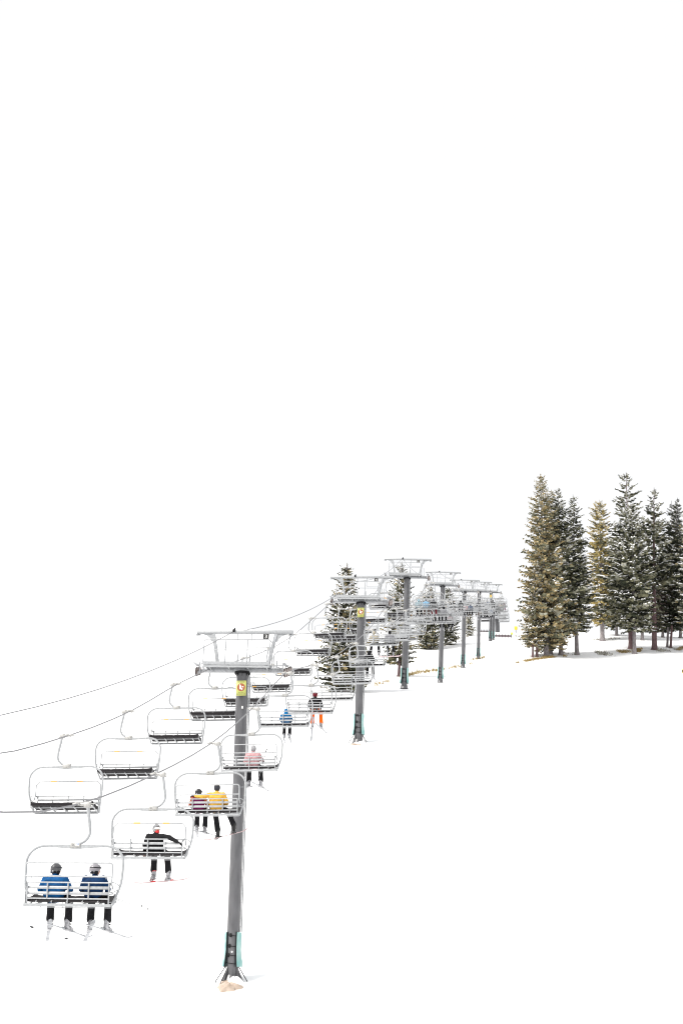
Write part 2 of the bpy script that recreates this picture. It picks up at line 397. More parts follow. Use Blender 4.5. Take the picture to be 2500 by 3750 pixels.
    if kind == 'double':
        def yy(z): return -.30 - .08 * (z + 1.7)
        H = .99
        pts = [(-.985, -.16, -1.86), (-.985, yy(-1.78), -1.76), (-H, yy(-1.6), -1.60), (-H, yy(-1.4), -1.40)] + [(-H + .07 - .07 * math.cos(R(a)), yy(-1.33), -1.39 + .07 * math.sin(R(a))) for a in (20, 45, 70, 90)]
        pts = pts + [(-x, y, z) for x, y, z in pts[::-1]]
        s.tube(pts, .0185, 8); s.tube([(-H, yy(-1.61), -1.61), (H, yy(-1.61), -1.61)], .0185, 8)
        for x in (-.85, .85): s.tube([(x, yy(-1.61), -1.61), (x, yy(-1.61) + .02, -1.66)], .009, 6)
        sl = [(.15, -1.61)]
    else:
        y0 = -.22
        pts = [(-.99, -.12, -1.88), (-.99, y0, -1.72), (-.985, y0, -1.42), (-.88, y0, -1.32)]; pts = pts + [(-x, y, z) for x, y, z in pts[::-1]]
        s.tube(pts, .019, 8)
        s.tube([(1.0, .05, -1.9), (1.05, .12, -2.0), (1.06, .14, -2.16), (1.0, .14, -2.19)], .009, 6)
        sl = [(-.35, -1.32), (.45, -1.32)]
    sb = s.build('safety_bar', M['galv'], root)
    if kind != 'double':
        for x, z in sl: e = MB(); e.tube([(x - .09, y0, z), (x + .09, y0, z)], .023, 8); e.build('orange_grip', M['orange'], sb)
    return root
NPAR = Matrix.Translation((.045, -.034, -.885)) @ Matrix.Rotation(R(90), 4, 'X')
chairD = make_chair('double'); chairS = make_chair('single')
tD, tS = tree_of(chairD), tree_of(chairS)
used = {}
NUP, NDN = 44, 44
def chair_pos(side, i):
    Y = 32.4 + 5.95 * i if side > 0 else 42.0 + 5.7 * i
    return rope(Y, side)
riders_on = {0: 2, 1: 1, 2: 2, 3: 1, 4: 1, 5: 1, 8: 1, 9: 2, 14: 3, 16: 3, 18: 2, 19: 1, 21: 2, 23: 3, 25: 2, 26: 1, 28: 2, 30: 3, 32: 2, 34: 1, 35: 2, 37: 2, 39: 2}
CH = {}
cnt = ['no', 'one', 'two', 'three']
special = {0: 'grey chair holding two skiers in blue jackets, lowest and nearest of all', 1: 'grey chair holding a lone snowboarder in black with one arm stretched out',
           2: 'grey chair holding riders in maroon and yellow jackets', 3: 'grey chair holding the rider in a pink jacket, in front of the nearest tower',
           4: 'grey chair holding a small child in a hooded blue jacket', 5: 'grey chair holding a rider in bright orange trousers',
           8: 'grey chair holding a hooded rider in black beside tower number 4', 9: 'grey chair holding riders in beige and grey jackets before the snowy tree',
           14: 'grey chair with three riders, pale blue, blue and black, below tower number 5'}
for side, N in ((1, NUP), (-1, NDN)):
    for i in range(N):
        kind = 'D' if side > 0 and i != 1 else 'S'
        src, t = (chairD, tD) if kind == 'D' else (chairS, tS)
        if kind in used: o = copy_tree(t)
        else: o = src; used[kind] = 1
        o.location = chair_pos(side, i)
        rr = random.Random(i * 7 + side)
        o.rotation_euler = (R(rr.uniform(-1.2, 1.2)), R(rr.uniform(-.5, .5)), (-YAW if side > 0 else math.pi - YAW) + R(rr.uniform(-1.5, 1.5) if i else 0))
        k = riders_on.get(i, 0) if side > 0 else 0
        if side > 0:
            lab = special.get(i) or ('grey chair with %s, %s from the nearest on the right rope' % ((cnt[k] + (' riders' if k > 1 else ' rider')) if k else 'no riders', ORD[i]))
        else: lab = ('empty grey chair, %s on the left rope' % ('nearest to the camera' if i == 0 else ORD[i] + ' from the nearest'))
        tag(o, lab, 'ski lift chair', 'chairs hanging on the %s rope' % ('right uphill' if side > 0 else 'left downhill'))
        if side > 0: CH[i] = o
for i, o in CH.items():      # the visible number on the nearest chair's pivot plate
    if i == 0:
        pl = [c for c in kids(o) if c.name.startswith('pivot_plate')][0]
        pp = MB(); pp.box((.045, -.0335, -.89), (.09, .003, .075)); pp.build('number_card', M['white'], pl)
        text_mesh('number', '18', .085, M['blueink'], pl, Matrix.Translation((.045, -.0365, -.89)) @ Matrix.Rotation(R(90), 4, 'X'), .001)

# ---------------------------------------------------------------- towers
def make_tower(T):
    n = T['n']; base, top = T['base'], T['top']
    H = T['z'] - gz(base.x, base.y)          # rope height above the foot
    lean = math.atan2(T['x'] - base.x, H)
    root = empty('lift_tower', (base.x, base.y, base.z), (0, lean, -YAW))
    z = lambda d: H + d
    pr = .24
    p = MB(); hp = H - .30
    p.tube([(0, 0, -.9), (0, 0, 0), (0, 0, hp * .33), (0, 0, hp * .66), (0, 0, hp)], [pr * 1.04, pr * 1.03, pr * 1.01, pr, pr], 36)
    pole = p.build('pole', M['pole'], root)
    fl = MB(); fl.tube([(0, 0, hp - .02), (0, 0, hp + .06)], .33, 28)
    for a in range(0, 360, 45):
        c_, s_ = math.cos(R(a + 10)), math.sin(R(a + 10)); fl.prism([(pr - .01, hp - .16), (.31, hp - .02), (pr - .01, hp - .02)], -.01, .01, mtx=Matrix.Rotation(R(a + 10), 4, 'Z'))
    fl.build('top_flange', M['black'], pole)
    ft = MB()
    for a in range(15, 375, 45):
        rf = .40 if n == 3 else .31
        ft.prism([(pr - .02, .55), (pr + .02, .40), (rf, .06), (rf, -.35), (pr - .02, -.35)], -.008, .008, mtx=Matrix.Rotation(R(a), 4, 'Z'))
        if n < 5 and a in (15, 195, 240, 330): ft.tube([Matrix.Rotation(R(a), 4, 'Z') @ Vector(q) for q in ((pr + .02, 0, .50), (.60, 0, -.02), (.66, 0, -.3))], .02, 5)
    ft.tube([(0, 0, .0), (0, 0, .20)], [.36, .27], 24)
    ft.build('foot_gussets', M['pole'], root)
    for sx in (-1, 1):
        pd = MB(); vs_ = []; na, nz = 14, 12
        for k in range(nz + 1):
            zz = .50 + 1.28 * k / nz; puff = .012 * abs(math.sin(math.pi * 4 * k / nz)); flare = .08 * max(0, 1 - k / nz * 2.2)
            for j in range(na + 1):
                a = (-48 + 134 * j / na); a = a if sx > 0 else 180 - a
                for rr in (pr + .015 + flare, pr + .095 + flare + puff): vs_.append((rr * math.cos(R(a)), rr * math.sin(R(a)), zz))
        w2 = (na + 1) * 2; fs = []
        for k in range(nz):
            for j in range(na):
                a0 = k * w2 + j * 2
                fs += [(a0, a0 + 2, a0 + 2 + w2, a0 + w2), (a0 + 1, a0 + 1 + w2, a0 + 3 + w2, a0 + 3)]
            for a0 in (k * w2, k * w2 + na * 2): fs.append((a0, a0 + w2, a0 + w2 + 1, a0 + 1))
        for j in range(na):
            for a0 in (j * 2, nz * w2 + j * 2): fs.append((a0, a0 + 1, a0 + 3, a0 + 2))
        pd.add(vs_, fs); po = pd.build('pad', M['teal'], root)
        ed = MB(); a = R(-50 if sx > 0 else 230)
        ed.tube([((pr + .05 + .08 * max(0, 1 - k / 6 * 2.2)) * math.cos(a), (pr + .05 + .08 * max(0, 1 - k / 6 * 2.2)) * math.sin(a), .48 + 1.32 * k / 6) for k in range(7)], .022, 6)
        ed.build('pad_edging', M['black'], po)
    for k, zz in enumerate((.62, .92, 1.26, 1.66)):
        st = MB(); st.tube([((pr + .03) * math.cos(R(a)), (pr + .03) * math.sin(R(a)), zz + .02 * math.sin(R(a * 2))) for a in range(228, 313, 12)], .014, 6)
        if k: st.box(((pr + .03) * math.cos(R(238 + 8 * k)), (pr + .035) * math.sin(R(238 + 8 * k)), zz + .01), (.09, .04, .14), Matrix.Rotation(R(18 - 9 * k), 3, 'Y'), bev=.01)
        st.build('strap', M['black'], root)
    # ladder rail up the right side
    ld = MB(); x0 = pr + .035
    ld.tube([(x0, .0, 1.8), (x0, .0, hp - .1)], .022, 6); ld.tube([(x0, .24, 1.8), (x0, .24, hp - .1)], .022, 6)
    k = 2.0
    while k < hp - .2: ld.tube([(x0, 0, k), (x0, .24, k)], .011, 5); k += .31
    for k in (2.2, hp * .5, hp - .4): ld.tube([(pr - .05, .05, k), (x0, .05, k)], .012, 5)
    ld.build('ladder', M['galv'], root)
    # cross arm
    wz = lambda d: H + d - .13
    a = MB(); a.bar((-1.72, 0, z(-.165)), (1.72, 0, z(-.165)), .20, .20, bev=.008)
    for x in (-1.2, -.4, .4, 1.2): a.box((x, -.105, z(-.165)), (.02, .012, .15))
    a.build('cross_arm', M['galvd'], root)
    wk = MB(); wk.box((-.15, -.38, wz(.10)), (2.8, .56, .05)); wk.box((-.15, -.66, wz(.13)), (2.8, .012, .14)); wk.box((-.15, -.64, wz(-.01)), (2.8, .05, .07)); wk.box((-.15, -.09, wz(.12)), (2.8, .012, .10))
    wk.box((1.45, -.25, wz(.0)), (.36, .30, .03)); 
    for x in (-1.3, -.5, .3, 1.1): wk.bar((x, -.64, wz(.03)), (x, 0, wz(-.04)), .04, .06)
    wk.build('walkway', M['galv'], root)
    gr = MB(); yr = -.66
    pts = [(-1.54, yr, wz(.15)), (-1.54, yr, wz(1.06)), (-1.48, yr, wz(1.12)), (1.18, yr, wz(1.12)), (1.24, yr, wz(1.06)), (1.24, yr, wz(.15))]
    gr.tube(pts, .023, 8); gr.tube([(-1.54, yr, wz(.68)), (1.24, yr, wz(.68))], .020, 8)
    for x in (-.62, .30): gr.tube([(x, yr, wz(.12)), (x, yr, wz(1.12))], .023, 8)
    gr.tube([(1.24, yr, wz(1.08)), (1.24, -.1, wz(1.08)), (1.24, -.1, wz(.1))], .020, 8); gr.tube([(1.36, -.3, wz(.1)), (1.36, -.3, wz(.75))], .014, 6); gr.tube([(1.5, -.3, wz(.0)), (1.5, -.3, wz(.75))], .014, 6)
    gr.build('guard_rail', M['galv'], root)
    tb = MB(); tb.bar((-2.05, 0, z(1.45)), (2.05, 0, z(1.45)), .13, .15, bev=.006)
    for sx in (-1, 1):
        tb.box((sx * 1.98, 0, z(1.335)), (.20, .03, .08), bev=.012); tb.tube([(sx * 2.04, -.03, z(1.33)), (sx * 2.04, .03, z(1.33))], .045, 12)
        tb.prism([(sx * x_, z(zz)) for x_, zz in ((1.38, 1.37), (1.88, 1.37), (1.74, 1.345), (1.58, 1.28), (1.46, 1.17), (1.41, 1.05), (1.33, 1.05))][::sx], -.03, .03)
    tb.build('top_beam', M['galv'], root)
    for sx in (-1, 1):
        lg = MB(); lg.bar((sx * 1.04, 0, z(-.06)), (sx * 1.33, 0, z(1.375)), .13, .12, up=(0, 1, 0), bev=.006); lg.build('beam_strut', M['galvd'] if sx > 0 else M['galv'], root)
        u = MB(); u.tube([(sx * .30, .03, z(1.4)), (sx * .30, .03, z(.88)), (sx * .34, .03, z(.82)), (sx * 1.2, .03, z(.82))], .016, 8); u.build('rear_rail', M['galv'], root)
        mm = MB(); mm.bar((sx * .26, .05, z(-.08)), (sx * .26, .05, z(.52)), .05, .05); mm.build('lifting_post', M['galvd'], root)
    cl = MB(); cl.box((-.46, -.09, z(1.50)), (.09, .08, .12), bev=.01); cl.box((-.43, -.04, z(1.58)), (.05, .12, .06)); cl.build('cable_clamp', M['black'], root)
    npl = MB(); npl.box((.93, -.085, z(1.24)), (.24, .012, .24)); np_ = npl.build('number_plate', M['ink'], root)
    text_mesh('number', str(n), .21 if n < 10 else .14, M['white'], np_, Matrix.Translation((.93, -.0935, z(1.245))) @ Matrix.Rotation(R(90), 4, 'X'), .001, 1.1)
    # sheave trains following the rope slope
    Y = T['Y']; sl = math.atan2(rope(Y + 2, 1).z - rope(Y - 2, 1).z, 4.0 / math.cos(YAW))
    for sx in (-1, 1):
        tr = MB(); mt = Matrix.Translation((sx * HALF, 0, H)) @ Matrix.Rotation(sl, 4, 'X') @ Matrix.Rotation(-lean, 4, 'Y')
        nw, sp_ = (2, .44) if sx < 0 else (4, .40)
        tl_ = (nw - 1) * sp_ / 2
        tr.bar(mt @ Vector((-sx * .08, -tl_ - .1, -.23)), mt @ Vector((-sx * .08, tl_ + .1, -.23)), .03, .10)
        tr.bar((sx * 1.55, 0, z(-.165)), (sx * 1.83, 0, z(-.24)), .12, .12); tr.box(mt @ Vector((-sx * .02, -.4, .10)), (.12, .7, .02)); tr.bar(mt @ Vector((-sx * .14, -.5, .1)), mt @ Vector((-sx * .14, .5, .1)), .03, .03)
        tr.tube([mt @ Vector((-sx * .14, -.3, -.25)), mt @ Vector((-sx * .14, -.3, .2))], .02, 6)
        to = tr.build('sheave_train', M['galvd'], root)
        for k in range(nw):
            yy = -tl_ + sp_ * k; wv = MB(); c_ = Vector((0, yy, -.215))
            for rr, hw, mi in ((.19, .028, 0), (.165, .034, 1), (.05, .06, 1)):
                wv.tube([mt @ (c_ + Vector((-hw, 0, 0))), mt @ (c_ + Vector((hw, 0, 0)))], rr, 20, mi)
            wv.build('sheave_wheel', [M['rubber'], M['copper']], to)
    if n in (3, 4):
        s = MB(); zc = z(-.98); ys = -pr - .10; s.box((.04, ys, zc), (.42, .018, .62), bev=.004)
        for zz in (-.24, .24): s.bar((-.26, -pr * .5, zc + zz), (.24, ys + .01, zc + zz), .02, .02)
        so_ = s.build('sit_back_sign', M['signg'], root)
        d = MB(); d.tube([(.04, ys - .009, zc + .035), (.04, ys - .0125, zc + .035)], .165, 36); d.build('disc', M['signb'], so_)
        fg = MB(); m_ = Matrix.Translation((.04, 0, zc + .035))
        for poly in ([(-.06, .12), (-.035, .13), (-.03, .07), (.0, .07), (.005, -.03), (.05, -.035), (.07, -.06), (.045, -.12), (.02, -.12), (.03, -.085), (-.055, -.08), (-.065, 0)], [(.03, .02), (.055, .045), (.11, .02), (.085, -.005), (.05, 0)]):
            fg.prism(poly, ys - .016, ys - .0128, mtx=m_)
        fg.build('seated_figure', M['white'], so_)
        tm = lambda zz: Matrix.Translation((.04, ys - .0102, zz)) @ Matrix.Rotation(R(90), 4, 'X')
        for tx_, zz, sz in (('SIT BACK', zc + .255, .070), ('DO NOT', zc - .185, .058), ('ABANDON LIFT', zc - .25, .054)): text_mesh('lettering', tx_, sz, M['greenink'], so_, tm(zz), .001)
    if n == 6:
        s = MB(); s.box((0, -pr - .03, z(-4.1)), (.5, .02, .55)); so_ = s.build('warning_sign', M['galvd'], root)
        for dz in (-.12, .12): e = MB(); e.box((.02, -pr - .044, z(-4.1 + dz)), (.20, .008, .18)); e.box((.02, -pr - .05, z(-4.1 + dz)), (.12, .006, .06), mi=1); e.build('red_panel', [M['red'], M['white']], so_)
    if n == 9:
        s = MB(); s.box((0, -pr - .03, z(-.95)), (.4, .02, .6)); so_ = s.build('round_sign', M['signg'], root); d = MB(); d.tube([(0, -pr - .041, z(-.9)), (0, -pr - .045, z(-.9))], .16, 24); d.build('disc', M['orange'], so_)
    if n == 3:   # sticker marks on the pole
        s = MB(); s.box((.09, -pr + .018, z(-1.75)), (.06, .006, .11), Matrix.Rotation(R(25), 3, 'Z')); s.tube([(.03, -pr - .001, 1.05), (.03, -pr - .006, 1.05)], .035, 12); s.build('sticker', M['white'], root)
    HR = Matrix.Translation((0, 0, H)) @ Matrix.Rotation(.027, 4, 'Y') @ Matrix.Translation((0, 0, -H))
    def roll(o):
        o.data.transform(HR)
        for c in kids(o): roll(c)
    for c in kids(root):
        if c.name.split('.')[0] in ('cross_arm', 'walkway', 'guard_rail', 'top_beam', 'beam_strut', 'rear_rail', 'lifting_post', 'cable_clamp', 'number_plate', 'sheave_train'): roll(c)
    return root
TL = {3: 'dark steel lift tower numbered 3, nearest and largest, standing on a patch of bare dirt', 4: 'dark steel lift tower numbered 4 with green sign, beside the tall snowy tree',
      5: 'dark steel lift tower numbered 5, its top beam the highest in the picture', 6: 'dark steel lift tower numbered 6 with red panels on its pole',
      7: 'dark steel lift tower numbered 7, fifth from the nearest tower', 8: 'dark steel lift tower numbered 8, at the end of the dry grass strip',
      9: 'dark steel lift tower numbered 9 with an orange disc sign near its top', 10: 'farthest, lowest lift tower, its pole just behind tower number 9'}
for T in TWR: tag(make_tower(T), TL[T['n']], 'lift tower', 'towers of the chairlift line')
# snow and dirt at the foot of the nearest towers
def patch(name, cx, cy, rx, ry, h, m, seed, kind='structure', off=.02):
    rr = random.Random(seed); b = MB(); n = 40; rings = 6; vs_ = [(cx, cy, gz(cx, cy) + h + off)]
    ph = [rr.uniform(0, 6.28) for _ in range(6)]
    for k in range(1, rings + 1):
        t = k / rings
        for i in range(n):
            a = 2 * math.pi * i / n; wob = 1 + .14 * math.sin(3 * a + ph[0]) + .09 * math.sin(7 * a + ph[1]) + .06 * math.sin(13 * a + ph[2])
            x, y = cx + rx * t * wob * math.cos(a), cy + ry * t * wob * math.sin(a)
            vs_.append((x, y, gz(x, y) + h * (1 - t * t) * (1 + .2 * math.sin(5 * a + ph[3])) + (off if t < 1 else -.08)))
    fs = [(0, 1 + i, 1 + (i + 1) % n) for i in range(n)]
    for k in range(rings - 1):
        for i in range(n): a0 = 1 + k * n; fs.append((a0 + i, a0 + n + i, a0 + n + (i + 1) % n, a0 + (i + 1) % n))
    b.add(vs_, fs); return tag(b.build(name, m), kind=kind)
b3 = TWR[0]['base']
patch('dirt_patch', b3.x - .03, b3.y - .62, .52, .62, .16, M['dirt'], 3); patch('snow_mound', b3.x + .16, b3.y - .50, .36, .22, .30, M['snow'], 4)
b4 = TWR[1]['base']; patch('dirt_patch', b4.x - .05, b4.y - .4, .5, .35, .03, M['dirt'], 5); patch('snow_mound', b4.x + .2, b4.y - .3, .5, .35, .14, M['snow'], 6)
# ---------------------------------------------------------------- riders
def cloth(name, col, var=.18, rough=.8): return mat(name, col, rough, var=var, scale=11, bump=.35, spec=.25)
K = dict(
 blue=cloth('bright_blue_fabric', (.004, .085, .25)), navy=cloth('navy_blue_fabric', (.003, .030, .10)), blackc=cloth('black_fabric', (.006, .006, .008), .4),
 charcoal=cloth('charcoal_fabric', (.035, .037, .045)), yellowc=cloth('yellow_fabric', (.80, .46, .075), .1), maroon=cloth('magenta_fabric', (.17, .012, .09)),
 rust=cloth('rust_fabric', (.48, .12, .06)), pink=cloth('pink_fabric', (.62, .36, .37), .08), azure=cloth('azure_fabric', (.008, .15, .36)), orangec=cloth('orange_fabric', (.95, .16, .006), .06),
 beige=cloth('beige_fabric', (.42, .38, .30)), greyc=cloth('grey_fabric', (.22, .22, .24)), pale=cloth('pale_blue_fabric', (.30, .42, .47)), sky=cloth('light_blue_fabric', (.20, .42, .62)),
 brown=cloth('brown_fabric', (.14, .11, .10)), redc=cloth('red_fabric', (.13, .01, .018)), knit=cloth('light_grey_knit', (.30, .30, .31), .35),
 helm=mat('grey_helmet_shell', (.07, .07, .075), .35, var=.25, scale=8), helmd=mat('dark_helmet_shell', (.03, .03, .033), .35, var=.3), helml=mat('silver_helmet_shell', (.24, .23, .25), .35, var=.15),
)
def hand(b, wrist, direction, up, side, curl=35, s=1.0):
    d = Vector(direction).normalized(); u = Vector(up); x = d.cross(u).normalized(); u = x.cross(d).normalized(); w0 = Vector(wrist)
    p1 = w0 + d * .085 * s
    for k in (-1, 0, 1): b.cap(w0 + x * k * .018 * s, p1 + x * k * .022 * s, .018 * s, .015 * s, n=8)
    for k, L in zip((-1.5, -.5, .5, 1.5), (.055, .072, .068, .05)):
        q = p1 + x * k * .020 * s; a = R(curl * .5); q2 = q + (d * math.cos(a) - u * math.sin(a)) * L * .55 * s; a = R(curl * 1.5); q3 = q2 + (d * math.cos(a) - u * math.sin(a)) * L * .5 * s
        b.cap(q, q2, .0105 * s, .0095 * s, n=8); b.cap(q2, q3, .0095 * s, .008 * s, n=8)
    t0 = w0 + d * .03 * s + x * side * .026 * s; t1 = t0 + (d * .6 + x * side * .75 - u * .2) * .045 * s; b.cap(t0, t1, .014 * s, .012 * s, n=8); b.cap(t1, t1 + (d * .9 + x * side * .2 - u * .3) * .035 * s, .012 * s, .009 * s, n=8)
ARM_REST = lambda sx: [(sx * .20, -.05, .46), (sx * .30, .02, .24), (sx * .20, .22, .12)]
def make_person(M4, label, jacket='blue', trousers='blackc', head='helmet', headmat='helm', sc=1.0, arms=None, feet=None, look=0, nod=0, vox=.017, sleeve=None, wide=1.0, boots='boot', goggles=None, group=None, boot_cuff=None, torso=1.0, neckwarmer=None, glove='blackc', detail=True, slim=1.0):
    S = lambda p: Vector((p[0] * sc, p[1] * sc, p[2] * sc))
    arms = arms or [ARM_REST(-1), ARM_REST(1)]
    feet = feet or [((-.16, .42, .05), (-.19, .50, -.42), -14), ((.16, .42, .05), (.17, .50, -.42), 8)]
    zt = torso; HC = Vector((0, -.02, .47 * zt + .165)); Rh = Matrix.Rotation(R(-look), 3, 'Z') @ Matrix.Rotation(R(nod), 3, 'X')
    hd = lambda p: S(HC + Rh @ Vector(p))
    b = MB(); c = lambda a, d, ra, rb: b.cap(S(a), S(d), ra * sc, rb * sc)
    c((0, .01, .11), (0, -.03, .38 * zt), .10, .10); c((-.08, 0, .10), (.08, 0, .10), .09, .09)
    c((-.13, -.045, .43 * zt), (.13, -.045, .43 * zt), .052, .052); c((0, -.04, .45 * zt), (0, -.025, HC.z - .04), .052, .05)
    for pts, sx in zip(arms, (-1, 1)):
        c(pts[0], pts[1], .050, .040); c(pts[1], pts[2], .040, .028)
    for (kn, an, yaw_), sx in zip(feet, (-1, 1)):
        c((sx * .09, .02, .09), kn, .085, .060); c(kn, an, .055, .038)
    # head: skull, jaw, nose, ears, brow
    b.ell(hd((0, 0, .015)), (.078 * sc, .098 * sc, .098 * sc), Rh); b.ell(hd((0, .022, -.055)), (.056 * sc, .068 * sc, .062 * sc), Rh)
    b.cap(hd((0, .092, .0)), hd((0, .112, -.028)), .009 * sc, .014 * sc, n=8); b.cap(hd((-.04, .082, .02)), hd((.04, .082, .02)), .014 * sc, .014 * sc, n=8)
    b.cap(hd((-.018, .086, -.062)), hd((.018, .086, -.062)), .009 * sc, .009 * sc, n=8)
    for sx in (-1, 1): b.ell(hd((sx * .080, -.008, -.01)), (.012 * sc, .02 * sc, .032 * sc), Rh)
    for pts, sx in zip(arms, (-1, 1)):
        if detail: hand(b, S(pts[2]), S(pts[2]) - S(pts[1]) + Vector((0, .02, 0)), (0, 0, 1), -sx, 40, sc)
    o = b.build('person', [M['skin'], M['eye'], M['lip']], voxel=vox * .8 if detail else vox)
    for pl in o.data.polygons:
        q = pl.center
        for sx in (-1, 1):
            if (q - hd((sx * .031, .09, .0))).length < .017 * sc: pl.material_index = 1
        if abs((Rh.inverted() @ (q / sc - HC)).z + .062) < .012 and (q - hd((0, .09, -.062))).length < .03 * sc: pl.material_index = 2
    o.matrix_world = M4
    # jacket
    j = MB(); w_ = wide; c = lambda a, d, ra, rb: j.cap(S(a), S(d), ra * sc, rb * sc)
    for x in (-.075, .075): c((x * w_, .0, .07), (x * w_, -.05, .30 * zt), .118 * w_, .125 * w_); c((x * w_, -.05, .30 * zt), (x * w_, -.055, .42 * zt), .13 * w_, .10 * w_)
    c((-.14 * w_, -.05, .435 * zt), (.14 * w_, -.05, .435 * zt), .082 * w_, .082 * w_); c((0, -.045, .44 * zt), (0, -.035, .44 * zt + .085), .10, .068)
    for k in range(4):      # soft rolls in the fabric
        zz = .14 + .075 * k; j.cap(S((-.12 * w_, -.045 - .02 * (k % 2), zz * zt)), S((.12 * w_, -.05, (zz + .012) * zt)), .112 * w_ * sc, .108 * w_ * sc)
    if sleeve is None:
        for pts in arms: c(pts[0], pts[1], .078 * slim, .066 * slim); c(pts[1], pts[2], .066 * slim, .046 * slim); c(pts[1], pts[1], .072 * slim, .072 * slim)
    if head == 'hood': j.ell(hd((0, -.015, .01)), (.115 * sc, .125 * sc, .135 * sc), Rh); j.cap(S((0, -.07, .44 * zt)), hd((0, -.03, -.04)), .11 * sc, .10 * sc)
    elif jacket in ('yellowc', 'pink', 'greyc', 'beige'): j.cap(S((-.07, -.12, .45 * zt)), S((.07, -.12, .45 * zt)), .06 * sc, .06 * sc)
    jo = j.build('jacket', K[jacket], o, voxel=vox, smi=2)
    if sleeve:
        for pts in arms:
            s = MB(); s.cap(S(pts[0]), S(pts[1]), .080 * sc, .066 * sc); s.cap(S(pts[1]), S(pts[2]), .066 * sc, .046 * sc); s.build('sleeve', K[sleeve], jo, voxel=vox)
    t = MB(); c = lambda a, d, ra, rb: t.cap(S(a), S(d), ra * sc, rb * sc)
    c((-.10, .0, .10), (.10, 0, .10), .115, .115)
    for (kn, an, yaw_), sx in zip(feet, (-1, 1)):
        an = Vector(an); kn = Vector(kn); c((sx * .09, .02, .085), kn, .114, .092); e = kn.lerp(an, .95); c(kn, e, .090, .082); c(kn.lerp(an, .5), e, .083, .092)
    t.build('trousers', K[trousers], o, voxel=vox, smi=2)
    if head in ('helmet', 'beanie'):
        h = MB(); nu, nv = 24, 14; hs = (.114, .132, .132) if head == 'helmet' else (.098, .115, .125)
        h.ell((0, 0, 0), (hs[0] * sc, hs[1] * sc, hs[2] * sc), nu=nu, nv=nv)
        for i, p in enumerate(h.v):
            x, y, z_ = p; zmin = (-.095 + .13 * min(1, max(0, (y / sc - .035) / .05))) * sc
            h.v[i] = tuple(hd((x / sc, (y / sc - .008) * (1.04 if head == 'helmet' else 1), max(z_, zmin) / sc + .018)))
        ho = h.build('helmet' if head == 'helmet' else 'knit_hat', K[headmat], o)
        if head == 'helmet' and detail:
            e = MB()
            for sx in (-1, 1): e.ell(hd((sx * .088, -.01, -.045)), (.028 * sc, .048 * sc, .055 * sc), Rh)
            e.cap(hd((-.06, -.08, -.045)), hd((.06, -.08, -.045)), .032 * sc, .032 * sc); e.build('ear_pads', K['blackc'], ho)
            sp = MB(); ring = [hd((.106 * math.cos(R(a)), -.008 + .126 * math.sin(R(a)), .055)) for a in range(0, 360, 15)]; sp.tube(ring, .011 * sc, 6, closed=True); sp.build('goggle_strap', K['charcoal'] if headmat != 'helml' else K['blackc'], ho)
            for sx in (-1, 1): v = MB(); v.ell(hd((sx * .05, -.128, -.03)), (.013 * sc, .006 * sc, .017 * sc), Rh, 8, 5); v.build('vent', M['white'], ho)
    if goggles and detail:
        g = MB(); pts = [hd((.088 * math.cos(R(a)), .11 * math.sin(R(a)), .005)) for a in range(20, 161, 14)]; g.tube(pts, [.012 * sc] + [.03 * sc] * (len(pts) - 2) + [.012 * sc], 8); g.build('goggles', M[goggles], o)
    if neckwarmer:
        g = MB(); g.cap(hd((0, .01, -.085)), hd((0, .045, -.075)), .068 * sc, .055 * sc); g.build('neck_warmer', M[neckwarmer], o)
    if detail:
        for pts, sx in zip(arms, (-1, 1)):
            g = MB(); hand(g, S(pts[2]), S(pts[2]) - S(pts[1]) + Vector((0, .02, 0)), (0, 0, 1), -sx, 40, sc * 1.18); gl = g.build('glove', K[glove], o, voxel=.0075)
            cu = MB(); cu.cap(S(pts[2]) * 1.0, S(Vector(pts[2]).lerp(Vector(pts[1]), .1)), .040 * sc, .043 * sc); cu.build('cuff', K['greyc'], gl)
    fm = []
    for (kn, an, yaw_), sx in zip(feet, (-1, 1)):
        an = S(an); f = MB(); rz = Matrix.Rotation(R(-yaw_), 3, 'Z') @ Matrix.Rotation(R(-8), 3, 'X'); q = lambda p: an + rz @ (Vector(p) * sc)
        f.cap(q((0, -.03, .02)), q((0, -.02, -.13)), .066 * sc, .060 * sc); f.cap(q((0, -.03, -.15)), q((0, .17, -.165)), .056 * sc, .047 * sc)
        f.bar(q((0, -.10, -.208)), q((0, .22, -.208)), .085 * sc, .03 * sc)
        bo = f.build('boot', M[boots], o, angle=60)
        if detail:
            for dz in (-.02, -.08, -.13): u = MB(); u.bar(q((-.062, .03, dz)), q((.062, .05, dz + .01)), .016 * sc, .022 * sc); u.box(q((.066, .03, dz)), (.02 * sc, .03 * sc, .03 * sc)); u.build('buckle', M['ink'] if dz > -.1 else M['galvd'], bo)
            if boot_cuff and sx < 0: u = MB(); u.tube([q((0, -.025, .03)), q((0, -.022, -.02))], .071 * sc, 14); u.build('boot_cuff', M[boot_cuff], bo)
        fm.append(Matrix.Translation(q((0, .04, -.225))) @ Matrix.Rotation(R(-yaw_), 4, 'Z'))
    tag(o, label, 'person', group)
    return o, fm
def chair_m(i): o = CH[i]; return Matrix.Translation(o.location) @ o.rotation_euler.to_matrix().to_4x4()
def seat_m(i, x, dy=0, dz=0): return chair_m(i) @ Matrix.Translation((x, -.06 + dy, -2.095 + dz))
